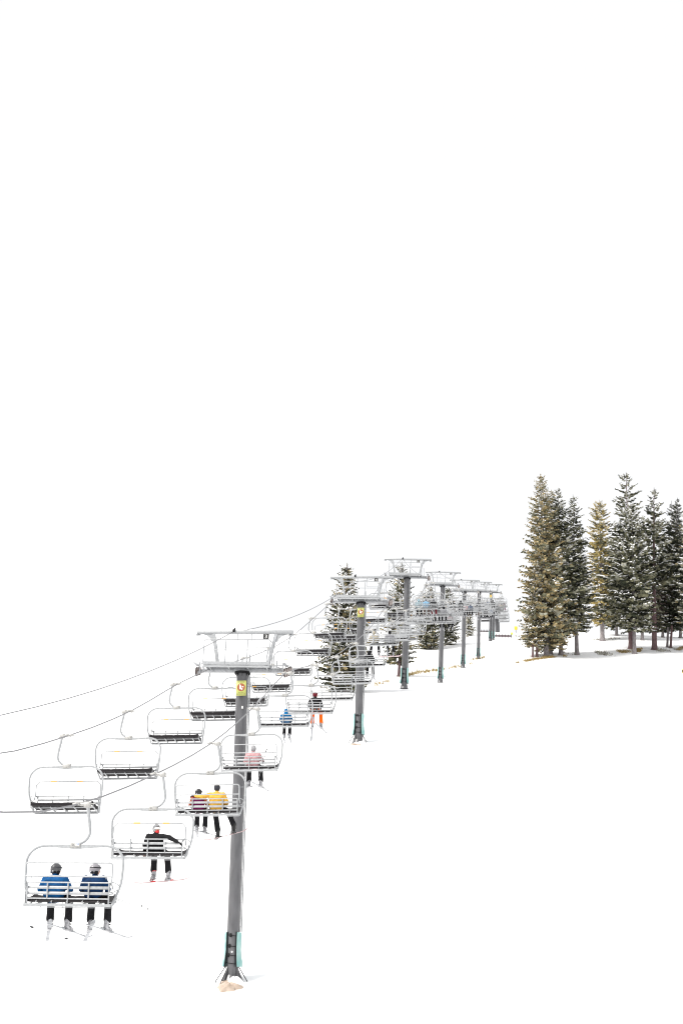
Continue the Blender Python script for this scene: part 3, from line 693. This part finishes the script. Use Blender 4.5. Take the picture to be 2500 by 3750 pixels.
def runner(width, L0, L1, shovel, m, name, label, M4, group, cat, parts, bm='ink'):
    b = MB(); n = 26; vs_ = []
    for i in range(n + 1):
        t = i / n; y = -L0 + (L0 + L1) * t; k = width * (1 - .18 * math.sin(math.pi * min(1, max(0, (t - .08) / .8))))
        e = min(1, (t / .05)) ** .5 if t < .05 else (max(0.04, (1 - t) / .09) ** .55 if t > .91 else 1); zz = 0
        if t > .86: zz = shovel * ((t - .86) / .14) ** 1.7
        if parts == 'board' and t < .14: zz = shovel * ((.14 - t) / .14) ** 1.7; e = max(.04, t / .09) ** .55 if t < .09 else 1
        if parts != 'board': zz += .012 * math.sin(math.pi * t)
        for x in (-.5, .5):
            for h in (0, .022 if parts == 'board' else .016): vs_.append((x * k * max(.06, e), y, zz + h))
    fs = []
    for i in range(n): a = i * 4; fs += [(a, a + 1, a + 5, a + 4), (a + 2, a + 6, a + 7, a + 3), (a, a + 4, a + 6, a + 2), (a + 1, a + 3, a + 7, a + 5)]
    fs += [(0, 2, 3, 1), (n * 4, n * 4 + 1, n * 4 + 3, n * 4 + 2)]
    b.add(vs_, fs); o = b.build(name, m, angle=50); o.matrix_world = M4
    if parts == 'ski':
        for y, h in ((-.15, .05), (.17, .035)): q = MB(); q.box((0, y, .03), (.065, .11, h), bev=.01); q.build('binding', M['galvd'], o)
    else:
        for y in (-.24, .24):
            q = MB(); q.box((0, y, .025), (.26, .12, .03), Matrix.Rotation(R(10), 3, 'Z'), bev=.01); q.tube([(-.09, y - .03, .02), (-.10, y - .04, .09), (-.10, y + .03, .09), (-.09, y + .03, .02)], .012, 6); q.build('binding', M[bm], o)
    return tag(o, label, cat, group)
def ski(Mp, fm, label, yaw=0, pitch=-7, sc=1.0): return runner(.085 * sc, .70 * sc, .88 * sc, .09, M['ski'], 'ski', label, Mp @ fm @ Matrix.Rotation(R(-yaw), 4, 'Z') @ Matrix.Rotation(R(pitch), 4, 'X'), 'skis worn by riders on the right rope', 'ski', 'ski')
def pole(Mp, a, b, label):
    a, b = Vector(a), Vector(b); d = (b - a).normalized(); m = MB(); m.tube([a, b], [.009, .006], 6)
    o = m.build('ski_pole', M['galv']); g = MB(); g.tube([a - d * .02, a + d * .11], .018, 8); g.build('grip', M['black'], o)
    k = MB(); q = b - d * .07; k.tube([q - d * .004, q + d * .004], .045, 12); k.build('basket', M['black'], o)
    o.matrix_world = Mp; return tag(o, label, 'ski pole', 'ski poles held by riders')
# nearest chair: two skiers in blue
m = seat_m(0, -.37); p, fm = make_person(m, 'person in a bright blue jacket with dark grey helmet, at left on the nearest chair', 'blue', headmat='helm', look=35, wide=1.12, feet=[((-.22, .42, .05), (-.235, .49, -.40), -26), ((.20, .42, .05), (.19, .49, -.40), 12)], arms=[[(-.22, -.05, .45), (-.34, .0, .22), (-.22, .22, .13)], [(.22, -.05, .45), (.35, .0, .22), (.24, .2, .12)]])
ski(m, fm[0], 'ski turned inward on the left foot of the bright blue skier', 4, -17); ski(m, fm[1], 'ski on the right foot of the bright blue skier', 8, -9)
pole(m, (-.30, .26, .14), (-.66, .48, -.62), 'ski pole slanting down left below the bright blue jacket'); pole(m, (.06, .28, .1), (.15, .62, -.85), 'ski pole hanging between the knees of the bright blue skier')
m = seat_m(0, .53); p, fm = make_person(m, 'person in a dark navy jacket with silver helmet, at right on the nearest chair', 'navy', headmat='helml', look=55, wide=.95, feet=[((-.18, .42, .05), (-.20, .49, -.40), -28), ((.20, .42, .05), (.19, .49, -.40), 14)])
ski(m, fm[0], 'ski turned inward on the left foot of the navy skier', 2, -17); ski(m, fm[1], 'ski on the right foot of the navy skier, pointing right', 10, -9)
pole(m, (.24, .2, .1), (1.02, .5, -.08), 'ski pole sticking out right from the nearest chair, upper one'); pole(m, (.22, .26, .08), (1.13, .62, -.13), 'ski pole sticking out right from the nearest chair, lower one')
# lone snowboarder looking back
m = seat_m(1, .15); p, fm = make_person(m, 'person in black looking back over the seat, right arm stretched along the backrest', 'blackc', head='beanie', headmat='knit', look=128, nod=8, goggles='white', neckwarmer='red',
    arms=[[(-.20, -.04, .45), (-.30, .02, .22), (-.33, .12, .08)], [(.19, -.08, .44), (.42, -.20, .40), (.66, -.27, .29)]], feet=[((-.15, .42, .04), (-.16, .48, -.40), -35), ((.20, .42, .04), (.24, .50, -.42), -35)], boot_cuff='red')
runner(.27, .75, .75, .06, M['board'], 'snowboard', 'pale pink snowboard with red bindings under the black clad rider', m @ Matrix.Translation((.06, .52, -.675)) @ Matrix.Rotation(R(-66), 4, 'Z') @ Matrix.Rotation(R(7), 4, 'X'), None, 'snowboard', 'board', 'red')
# maroon and yellow
m = seat_m(2, -.33, 0, -.02); p, fm = make_person(m, 'person in a magenta jacket with dark helmet, leaning against the yellow jacket', 'maroon', headmat='helmd', look=40, sc=.90, sleeve='rust', feet=[((-.14, .42, .05), (-.15, .46, -.42), -8), ((.16, .42, .05), (.12, .52, -.44), 4)])
ski(m, fm[1], 'thin ski on the right foot of the magenta rider', 18, -4, .85); ski(m, fm[0], 'thin ski on the left foot of the magenta rider', -2, -10, .85)
m = seat_m(2, .24); p, fm = make_person(m, 'person in a yellow hooded jacket with an arm round the smaller rider', 'yellowc', head='beanie', headmat='charcoal', look=-15, torso=1.12, wide=1.05,
    arms=[[(-.19, -.06, .50), (-.40, -.15, .43), (-.66, -.10, .455)], [(.21, -.05, .50), (.32, .0, .26), (.22, .2, .14)]], feet=[((-.14, .42, .05), (-.06, .50, -.55), -30), ((.26, .42, .04), (.44, .50, -.38), -20)], boots='ink')
runner(.26, .72, .72, .06, M['board'], 'snowboard', 'white snowboard tilted up to the right below the yellow jacket', m @ Matrix.Translation((.20, .53, -.70)) @ Matrix.Rotation(R(-62), 4, 'Z') @ Matrix.Rotation(R(15), 4, 'X'), None, 'snowboard', 'board')
# pink jacket
m = seat_m(3, .10); p, fm = make_person(m, 'person in a pink jacket and grey knit hat, in front of the nearest tower', 'pink', head='beanie', headmat='knit', wide=1.1, look=5, feet=[((-.24, .42, .05), (-.26, .48, -.40), -30), ((.17, .42, .05), (.17, .50, -.40), 6)],
    arms=[[(-.20, -.05, .45), (-.30, .02, .22), (-.18, .2, .12)], [(.20, -.05, .45), (.32, .02, .26), (.30, .16, .26)]])
ski(m, fm[0], 'ski crossing inward on the left foot of the pink rider', 48, 6); ski(m, fm[1], 'ski on the right foot of the pink rider', 8, -8)
pole(m, (.43, .18, .66), (.14, .3, -.36), 'ski pole held upright beside the pink jacket')
# small child
m = seat_m(4, .08, -.02); p, fm = make_person(m, 'small child in a hooded light blue jacket sitting alone', 'azure', head='hood', sc=.80, slim=.9, feet=[((-.14, .40, .05), (-.15, .42, -.42), -14), ((.14, .40, .05), (.12, .44, -.42), 6)])
ski(m, fm[0], 'short ski on the left foot of the small child', 10, -20, .55); ski(m, fm[1], 'short ski on the right foot of the small child', -2, -20, .55)
# orange trousers
m = seat_m(5, .21, 0, .02); p, fm = make_person(m, 'person in black jacket and bright orange trousers, with red and black hat', 'blackc', 'orangec', head='beanie', headmat='redc', look=60, torso=1.14, feet=[((-.16, .42, .05), (-.17, .48, -.46), -26), ((.20, .42, .05), (.22, .48, -.46), 10)])
ski(m, fm[0], 'ski hanging tip down on the left foot of the orange trousered rider', 14, -38); ski(m, fm[1], 'ski on the right foot of the orange trousered rider', 6, -10)
# beside tower 4
m = seat_m(8, .08); p, fm = make_person(m, 'person in a black hooded jacket, half hidden beside tower number 4', 'blackc', head='hood', wide=1.15, torso=1.1)
ski(m, fm[1], 'ski on the right foot of the black hooded rider beside tower 4', 0, -8)
m = seat_m(9, -.50); p, fm = make_person(m, 'person in a beige jacket and hat with legs spread, left of a grey jacketed rider', 'beige', head='beanie', headmat='beige', torso=1.12, feet=[((-.20, .42, .05), (-.26, .46, -.44), -10), ((.24, .42, .05), (.26, .46, -.42), 10)])
ski(m, fm[0], 'ski on the left foot of the beige jacketed rider', 40, 4)
m = seat_m(9, .48); p, fm = make_person(m, 'person in a grey jacket with dark hat, right of the beige jacketed rider', 'greyc', head='beanie', headmat='blackc', look=-20, torso=1.12)
runner(.26, .72, .72, .06, M['board'], 'snowboard', 'pink edged snowboard under the grey jacketed rider', m @ Matrix.Translation((.0, .53, -.68)) @ Matrix.Rotation(R(-70), 4, 'Z') @ Matrix.Rotation(R(6), 4, 'X'), None, 'snowboard', 'board')
# far riders share two light figures
protos = []
for k in range(2):
    o, fm = make_person(Matrix.Identity(4), 'x', 'greyc', head=('helmet', 'beanie')[k], headmat='charcoal', vox=.028, detail=False, torso=1.08 + .06 * k, look=20 * k)
    bpy.context.view_layer.update(); protos.append((o, tree_of(o), ski))
fused = [0, 0]
def far_person(i, x, jk, tr, hm, label, k):
    o, t, _ = protos[k]
    if fused[k]: o = copy_tree(t)
    fused[k] += 1
    o.matrix_world = seat_m(i, x)
    for c in kids(o):
        m_ = K[jk] if c.name.startswith('jacket') else K[tr] if c.name.startswith('trousers') else K[hm] if c.name.startswith(('helmet', 'knit')) else None
        if m_: c.material_slots[0].link = 'OBJECT'; c.material_slots[0].material = m_
    return tag(o, label, 'person', 'distant riders on the right rope')
names = {'pale': 'pale blue', 'sky': 'light blue', 'blackc': 'black', 'charcoal': 'charcoal', 'maroon': 'magenta', 'redc': 'dark red', 'greyc': 'grey', 'navy': 'navy', 'pink': 'pink', 'beige': 'beige', 'azure': 'blue'}
lay = {1: [.1], 2: [-.45, .42], 3: [-.6, .02, .64]}
pos = {1: ['middle'], 2: ['left', 'right'], 3: ['left', 'middle', 'right']}
farcol = {14: [('pale', 'blackc', 'pale'), ('sky', 'brown', 'greyc'), ('blackc', 'redc', 'greyc')], 16: [('charcoal', 'blackc', 'blackc')] * 2 + [('greyc', 'blackc', 'blackc')],
          18: [('blackc', 'blackc', 'blackc'), ('redc', 'blackc', 'blackc')], 39: [('pink', 'blackc', 'redc'), ('redc', 'maroon', 'redc')]}
rr = random.Random(5)
for i, k in riders_on.items():
    if i < 10: continue
    for q in range(k):
        cc = farcol.get(i, [None] * 3)[q] or (rr.choice(['blackc', 'charcoal', 'greyc', 'navy', 'blackc', 'redc', 'pink', 'beige']), rr.choice(['blackc', 'charcoal', 'blackc', 'brown']), rr.choice(['charcoal', 'blackc', 'greyc']))
        far_person(i, lay[k][q], *cc, '%s jacketed person in the %s seat of the %s chair up the right rope' % (names[cc[0]], pos[k][q], ORD[i]), (i + q) % 2)

# ---------------------------------------------------------------- conifers
def conifer(base, height, halfw, label, fol=('dark', 'mid', 'grey'), bare=.08, bark='bark', seed=1, tipw=.0, sparse_top=0.0, snow=.16, lean=0.0, trunk_r=None, group='conifers on the right of the slope', shape=.66, droop=.42, dead=False, dens=1.0, low=None, forked=False):
    rr = random.Random(seed); root = empty('conifer_tree', base, (0, R(lean), rr.uniform(0, 6.28) if not lean else 0))
    tr = trunk_r or height * .0125
    t = MB(); zs = [-.6, 0, .15, .5, 1.2] + [height * k / 14 for k in range(1, 15)]; zs = sorted(set([z for z in zs if z <= height]))
    wx = rr.uniform(-.15, .15)
    cx = lambda z: (wx * math.sin(z / height * 3.0), .1 * math.sin(z / height * 4 + seed))
    t.tube([(cx(max(0, z))[0], cx(max(0, z))[1], z) for z in zs], [max(.015, tr * (1 - .93 * max(0, z) / height) * (1.55 if z < .05 else 1.3 if z < .2 else 1.12 if z < .6 else 1)) for z in zs], 12)
    t.build('trunk', M[bark], root, angle=80)
    c = MB(); cb = height * bare; L = height - cb
    ls = .80 * max(.80, min(1, height / 24) ** .5); z = cb; up = Vector((0, 0, 1)); SN, TW_ = len(fol), len(fol) + 1
    ang = rr.uniform(0, 6.28); bias = [rr.uniform(.8, 1.15) for _ in range(7)]
    while z < height - .25:
        u = (z - cb) / L                      # 0 at crown base, 1 at tip
        prof = (1 - u) ** shape * (.62 + .38 * min(1, u / .12)) + .012
        if low: prof *= min(1, low + (1 - low) * u / .35)
        nb = max(3, int(round((5.2 - 2.0 * u) * dens * (1 - sparse_top * max(0, (u - .45) / .55)))))
        gap_here = rr.random() < .16 * (1 + 2 * sparse_top * (u > .5))
        for k in range(nb):
            if gap_here and rr.random() < .6: continue
            ang += 2.399963 + rr.uniform(-.25, .25)
            sec = bias[int((ang % 6.283) / 6.284 * 7)]
            bl = halfw * 1.18 * prof * rr.uniform(.62, 1.12) * sec + .12
            if rr.random() < .05: bl *= 1.25
            dz = rr.uniform(-.15, .15); ox, oy = cx(z)
            d = Vector((math.cos(ang), math.sin(ang), 0)); sd_ = Vector((-d.y, d.x, 0))
            rise = .35 * u - droop * (1 - u) + rr.uniform(-.12, .12)
            P = lambda s: Vector((ox, oy, z + dz)) + d * bl * s + up * (bl * (rise * s + .22 * s * s))
            c.tube([P(0), P(.5), P(.95)], [.012 + .006 * bl, .010, .006], 3, TW_, cap=False)
            isdead = dead and u < .30 and rr.random() < .75
            if isdead:
                for s in (.4, .6, .8): q = P(s); c.tube([q, q + (sd_ * rr.choice((-1, 1)) * .4 + d * .3) * bl * .4 + up * rr.uniform(-.2, .1)], [.012, .005], 3, TW_, cap=False)
                continue
            s = .22 if bl > 1.2 else .08; shade = rr.random(); snowy = rr.random() < snow * 2.2
            if rr.random() < snow * 2.6 and bl > .5:
                for s0, s1 in ((.35, .68), (.66, .98)):
                    if rr.random() < .35: continue
                    a, b_ = P(s0) + up * .03, P(s1) + up * .03; w2 = sd_ * rr.uniform(.12, .26) * (.5 + .25 * bl) * ls; hh_ = up * rr.uniform(.13, .24) * ls
                    m1, m2 = a.lerp(b_, .3) + hh_, a.lerp(b_, .75) + hh_ * .8
                    c.add([a, a.lerp(b_, .5) + w2, b_, a.lerp(b_, .5) - w2, m1, m2], [(0, 1, 4), (1, 5, 4), (1, 2, 5), (2, 3, 5), (3, 4, 5), (3, 0, 4), (0, 3, 2, 1)], SN)
            while s < 1.02:
                q = P(min(s, 1)); wd = (bl * .34 * (1.15 - s * .75) + .16) * ls
                for side in (-1, 1):
                    if rr.random() < .10: continue
                    fl = wd * rr.uniform(.7, 1.25); dirv = (sd_ * side * rr.uniform(.55, 1.0) + d * rr.uniform(.35, .9) + up * rr.uniform(-.32, .12)).normalized()
                    n_ = (up + d * rr.uniform(-.7, .5) + sd_ * rr.uniform(-.6, .6)).normalized(); wv = dirv.cross(n_).normalized() * fl * rr.uniform(.16, .28)
                    e = q + dirv * fl; mid = q + dirv * fl * rr.uniform(.4, .6) - up * .02
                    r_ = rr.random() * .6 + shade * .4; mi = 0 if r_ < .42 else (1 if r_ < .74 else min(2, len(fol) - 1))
                    # forked, feather-like spray
                    c.add([q, mid + wv, e + wv * .35, e - wv * .1 - dirv * fl * .22, e - wv * .9 + dirv * fl * .02, mid - wv], [(0, 1, 2, 3), (0, 3, 4, 5)], mi)
                    c.add([q - up * .03, q + dirv * fl * .35 - up * fl * .34, q + dirv * fl * .8 - up * fl * .28, e], [(0, 1, 2, 3)], mi)
                    if snowy and rr.random() < .5:
                        a = q.lerp(e, .12) + up * .02; b_ = q.lerp(e, .9) + up * .02; w2 = wv * rr.uniform(.9, 1.4); hh_ = up * rr.uniform(.12, .24) * min(1, .5 + fl)
                        m1, m2 = a.lerp(b_, .3) + hh_, a.lerp(b_, .7) + hh_ * .8
                        c.add([a, a.lerp(b_, .4) + w2, b_, a.lerp(b_, .5) - w2, m1, m2], [(0, 1, 4), (1, 5, 4), (1, 2, 5), (2, 3, 5), (3, 4, 5), (3, 0, 4), (0, 3, 2, 1)], SN)
                s += (.105 if bl > 1.4 else .17)
        z += rr.uniform(.28, .48) * (1 + .5 * sparse_top * max(0, (u - .4))) * (height / 26) ** .5 * (1.0)
    for k in range(5): a = rr.uniform(0, 6.28); q = Vector((cx(height)[0], cx(height)[1], height - .15 * k)); e = q + Vector((math.cos(a) * .12, math.sin(a) * .12, .22)); c.add([q - Vector((.04, 0, 0)), q + Vector((.04, 0, 0)), e], [(0, 1, 2)], 1 % len(fol))
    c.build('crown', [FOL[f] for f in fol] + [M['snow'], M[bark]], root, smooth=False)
    return tag(root, label, 'tree', group)
def tree_px(bx, by, ax, ay, hw_px, label, **kw):
    b = hit(bx, by); Y = b.y; a = at(ax, ay, Y); h = a.z - b.z; sc_ = F / (b.dot(Vector((0, math.cos(PITCH), math.sin(PITCH)))))
    ln = math.degrees(math.atan2(a.x - b.x, h)); return conifer(b, h / math.cos(R(ln)), hw_px / sc_, label, lean=ln, **kw)
O3, D3, G3, Y3, X3 = ('mid', 'olive', 'grey'), ('dark', 'mid', 'mid'), ('dark', 'mid', 'grey'), ('mid', 'gold', 'gold'), ('dark', 'grey', 'olive')
TT = [
 (1999, 2404, 1978, 1735, 98, 'tall olive brown conifer, leftmost and tallest of the left clump', dict(fol=O3, bare=.07, seed=11, dens=1.22, shape=.62, snow=.12)),
 (1949, 2407, 1956, 2120, 50, 'short olive conifer on a thin reddish trunk, at the left edge of the clump', dict(fol=O3, bare=.16, seed=12, dens=1.22, bark='barkp', snow=.12, shape=.7)),
 (1965, 2406, 1968, 2060, 52, 'short dark conifer on a thin trunk beneath the tallest olive tree', dict(fol=X3, bare=.14, seed=13, dens=1.22, bark='barkp', snow=.14)),
 (2014, 2396, 2017, 1796, 88, 'slender conifer close behind the leftmost tall olive tree', dict(fol=O3, bare=.09, seed=14, dens=1.22)),
 (2053, 2400, 2041, 1790, 92, 'conifer with a pale straight trunk showing through, second in the left clump', dict(fol=G3, bare=.13, seed=15, dens=1.22, snow=.2, low=.7)),
 (2111, 2398, 2097, 1812, 88, 'dark green conifer on the right side of the left clump', dict(fol=D3, bare=.15, seed=16, dens=1.22, snow=.2, low=.75, sparse_top=.2)),
 (2204, 2347, 2194, 1832, 52, 'golden yellow conifer with a pale bare trunk base, standing in the gap', dict(fol=Y3, bare=.13, seed=17, dens=1.22, shape=.32, snow=.10, trunk_r=.46)),
 (2256, 2328, 2252, 1925, 72, 'dark conifer behind, between the golden tree and the forked one', dict(fol=D3, bare=.10, seed=18, dens=1.22, snow=.12)),
 (2308, 2376, 2290, 1732, 92, 'tallest conifer of the right clump with open forked top', dict(fol=G3, bare=.16, seed=19, dens=1.22, snow=.2, sparse_top=.55, shape=.5, bark='barkp')),
 (2322, 2394, 2307, 1842, 96, 'broad snow flecked grey green conifer in front of the tallest one', dict(fol=('dark', 'mid', 'grey', 'olive')[:3], bare=.17, seed=20, dens=1.22, snow=.28, shape=.62, low=.8)),
 (2395, 2380, 2393, 1786, 86, 'conifer with a long bare purplish trunk and dead lower twigs', dict(fol=G3, bare=.12, seed=21, dens=1.22, bark='barkp', snow=.2, sparse_top=.4, dead=True, shape=.55, trunk_r=.48, low=.5)),
 (2441, 2371, 2457, 1836, 70, 'dark conifer on a slim dark trunk near the right edge', dict(fol=('dark', 'dark', 'mid'), bare=.15, seed=22, dens=1.22, snow=.12, sparse_top=.3, trunk_r=.22)),
 (2453, 2373, 2479, 1824, 66, 'dark conifer on a slim reddish trunk, leaning right at the right edge', dict(fol=('dark', 'dark', 'mid'), bare=.16, seed=23, dens=1.22, bark='barkp', snow=.12, trunk_r=.22)),
 (2488, 2313, 2486, 1905, 60, 'dark distant conifer at the far right edge, behind the slim ones', dict(fol=('dark', 'mid', 'mid'), bare=.12, seed=24, dens=1.22, snow=.12)),
 (2545, 2392, 2540, 1690, 62, 'olive conifer cut off by the right edge of the picture', dict(fol=X3, bare=.10, seed=25, dens=1.22, shape=.55)),
 (2350, 2345, 2352, 1905, 58, 'dark conifer in the shade between the broad tree and the bare trunk', dict(fol=('dark', 'dark', 'mid'), bare=.10, seed=26, dens=1.22, snow=.12)),
 (2425, 2335, 2428, 1950, 60, 'dark low conifer behind the long bare purplish trunk', dict(fol=('dark', 'dark', 'mid'), bare=.08, seed=27, dens=1.22, snow=.10)),
]
for bx, by, ax, ay, hw, lab, kw in TT: tree_px(bx, by, ax, ay, hw, lab, **kw)
MT = [
 (1262, 2535, 1270, 2066, 92, 'snowy olive conifer behind tower number 4, nearest tree to the chairlift', dict(fol=('dark', 'mid', 'olive'), bare=.03, seed=41, dens=1.9, droop=.25, snow=.17, shape=.62, bark='barkp')),
 (1460, 2477, 1470, 2060, 66, 'narrow snowy conifer with bare reddish lower trunk behind tower number 5', dict(fol=('dark', 'mid', 'olive'), bare=.12, seed=42, dens=1.7, droop=.25, snow=.17, shape=.6, bark='barkp', sparse_top=.3)),
 (1573, 2378, 1575, 2150, 52, 'snowy conifer half hidden by chairs, between towers number 5 and 6', dict(fol=('dark', 'mid', 'olive'), bare=.02, seed=43, dens=1.7, droop=.25, snow=.18, shape=.5)),
 (1638, 2362, 1640, 2152, 42, 'snowy dark conifer just right of tower number 6', dict(fol=G3, bare=.02, seed=44, dens=1.7, droop=.25, snow=.17, shape=.45)),
 (1716, 2328, 1718, 2230, 22, 'small snowy bush like conifer between towers number 7 and 8', dict(fol=X3, bare=.02, seed=45, snow=.16, shape=.4)),
]
for bx, by, ax, ay, hw, lab, kw in MT: tree_px(bx, by, ax, ay, hw, lab, group='conifers behind the chairlift', **kw)
# ---------------------------------------------------------------- dry grass and twigs poking through the snow
def grass(segs, n, label, h=.45, m=('drygrass',), seed=1, name='dry_grass'):
    rr = random.Random(seed); b = MB()
    for (x0, y0, x1, y1, th, k) in segs:
        for _ in range(int(n * k)):
            t = rr.random(); p = hit(x0 + (x1 - x0) * t, y0 + (y1 - y0) * t + rr.uniform(-th, th), 60)
            if math.sin(p.x * 1.7) + math.sin(p.x * .6 + 1) + rr.uniform(-1, 1) < -.5: continue
            for _ in range(5):
                a = rr.uniform(0, 6.28); hh = h * rr.uniform(.4, 1.2); q = p + Vector((rr.uniform(-.3, .3), rr.uniform(-.3, .3), -.04)); w2 = Vector((math.cos(a), math.sin(a), 0)) * rr.uniform(.03, .07)
                e = q + Vector((rr.uniform(-.5, .5) * hh, rr.uniform(-.5, .5) * hh, hh)); b.add([q - w2, q + w2, e], [(0, 1, 2)], rr.randrange(len(m)))
    o = b.build(name, [M.get(x) or FOL[x] for x in m], smooth=False); return tag(o, label, 'grass', kind='stuff')
grass([(1400, 2502, 1480, 2478, 3, .5), (1470, 2478, 1545, 2462, 4, .9), (1545, 2465, 1700, 2438, 3, 1.2), (1700, 2440, 1730, 2430, 2, .2), (1725, 2417, 1775, 2408, 2, .4), (1360, 2515, 1400, 2502, 2, .15)], 75, 'dry grass in a broken strip through the snow behind the towers', m=('drygrass', 'drygrass', 'olive'))
grass([(1890, 2428, 2010, 2407, 3, 1.1), (2010, 2408, 2070, 2402, 3, .5), (2260, 2388, 2345, 2382, 6, 1.1), (2480, 2378, 2500, 2374, 5, .4)], 230, 'golden dry grass at the feet of the right hand conifers', seed=2, h=.35)
grass([(2180, 2392, 2260, 2398, 7, .5), (2060, 2392, 2110, 2396, 4, .2), (2400, 2380, 2490, 2380, 8, .6), (2150, 2345, 2290, 2338, 3, .35), (1600, 2375, 1690, 2335, 1.5, .6), (1690, 2345, 1740, 2312, 1.5, .4)], 200, 'thin dark twigs sticking out of the snow under the trees', h=.4, m=('dead', 'grey'), seed=3, name='twigs')
# ---------------------------------------------------------------- top of the run: terminal, fences, markers
tp = rope(300.0, 1).lerp(rope(300.0, -1), .5); tz = tp.z; root = empty('lift_terminal', (tp.x, tp.y, gz(tp.x, tp.y)), (0, 0, -YAW)); g0 = gz(tp.x, tp.y); hh = tz - g0
b = MB(); b.tube([(0, 1.5, .1 + hh), (0, 1.5, -.12 + hh)], 2.0, 40); b.build('bullwheel', M['galvd'], root)
for yc in (1.5, 6): b = MB(); b.tube([(0, yc, -.8), (0, yc, hh + .3)], .4, 16); b.build('column', M['pole'], root)
b = MB(); b.bar((0, -.5, hh + .5), (0, 7, hh + .5), .6, .4, bev=.03); b.bar((-2.2, .2, hh + .45), (2.2, .2, hh + .45), .15, .2); b.build('roof_beam', M['galvd'], root)
for sx in (-1, 1): b = MB(); b.bar((sx * 1.9, -.3, hh + .1), (sx * 1.9, 3, hh + .1), .15, .25); b.build('guide_rail', M['black'], root)
tag(root, 'dark top station with bullwheel at the far upper end of the chairlift', 'lift station')
def fence(pxs, py0, py1, hgt, label, Y):
    a = hit(pxs[0], py0, 120); c_ = hit(pxs[1], py1, 120)
    root = empty('net_fence', a); n = 6; b = MB()
    for i in range(n + 1):
        t = i / n; q = a.lerp(c_, t) - a; z0 = gz((a + q).x, (a + q).y) - a.z; pb = MB(); pb.tube([(q.x, q.y, z0 - .3), (q.x, q.y, z0 + hgt + .2)], .035, 6); pb.build('post', M['black'], root)
    nn = 30; vs_ = []
    for i in range(nn + 1):
        t = i / nn; q = a.lerp(c_, t) - a; z0 = gz((a + q).x, (a + q).y) - a.z; sagv = .06 * math.sin(t * n * math.pi) ** 2
        for yy in (-.01, .01):
            for z_ in (z0 + .12, z0 + hgt - sagv): vs_.append((q.x, q.y + yy, z_))
    for i in range(nn): k = i * 4; b.f += [(k, k + 4, k + 5, k + 1), (k + 2, k + 3, k + 7, k + 6), (k + 1, k + 5, k + 7, k + 3), (k, k + 2, k + 6, k + 4)]; b.m += [0] * 4
    b.v = vs_; b.build('net', M['netm'], root); return tag(root, label, 'fence')
fence((1756, 1789), 2316, 2316, .42, 'low dark net fence left of the farthest two towers', 280)
fence((1806, 1871), 2334, 2336, .62, 'low dark net fence running right from the farthest towers to the trees', 280)
def marker(px, py, w_, h_, m, label, name='padded_marker', post=.8, Y=None):
    p = hit(px, py, 100); root = empty(name, p); b = MB(); b.box((0, 0, post + h_ / 2), (w_, .3, h_), bev=.05); b.build('pad', m, root)
    q = MB(); q.tube([(0, 0, -.3), (0, 0, post + h_)], .05, 8); q.build('post', M['black'], root); return tag(root, label, 'marker')
marker(1888, 2322, .62, .72, M['yellow'], 'yellow padded marker at the left edge of the conifer clump', post=.9)
marker(1873, 2334, .40, .42, M['lime'], 'small lime yellow marker at the right end of the net fence', post=.55)
p = hit(2500, 2466, 60); root = empty('slope_gate', p); b = MB(); b.box((.30, 0, .30), (.9, .35, .5), bev=.06); b.build('pad', M['yellow'], root)
b = MB(); b.box((-.12, -.19, .24), (.14, .03, .34), bev=.02); b.build('dark_panel', M['ink'], root)
for zz in (.68, .82): b = MB(); b.tube([(-.1, 0, zz), (1.0, 0, zz + .02)], .03, 6); b.build('rail', M['galvd'], root)
for x in (.0, .8): b = MB(); b.tube([(x, .1, -.2), (x, .1, .85)], .03, 6); b.build('post', M['galvd'], root)
tag(root, 'low yellow padded gate with dark panel cut by the right edge of the picture', 'gate')
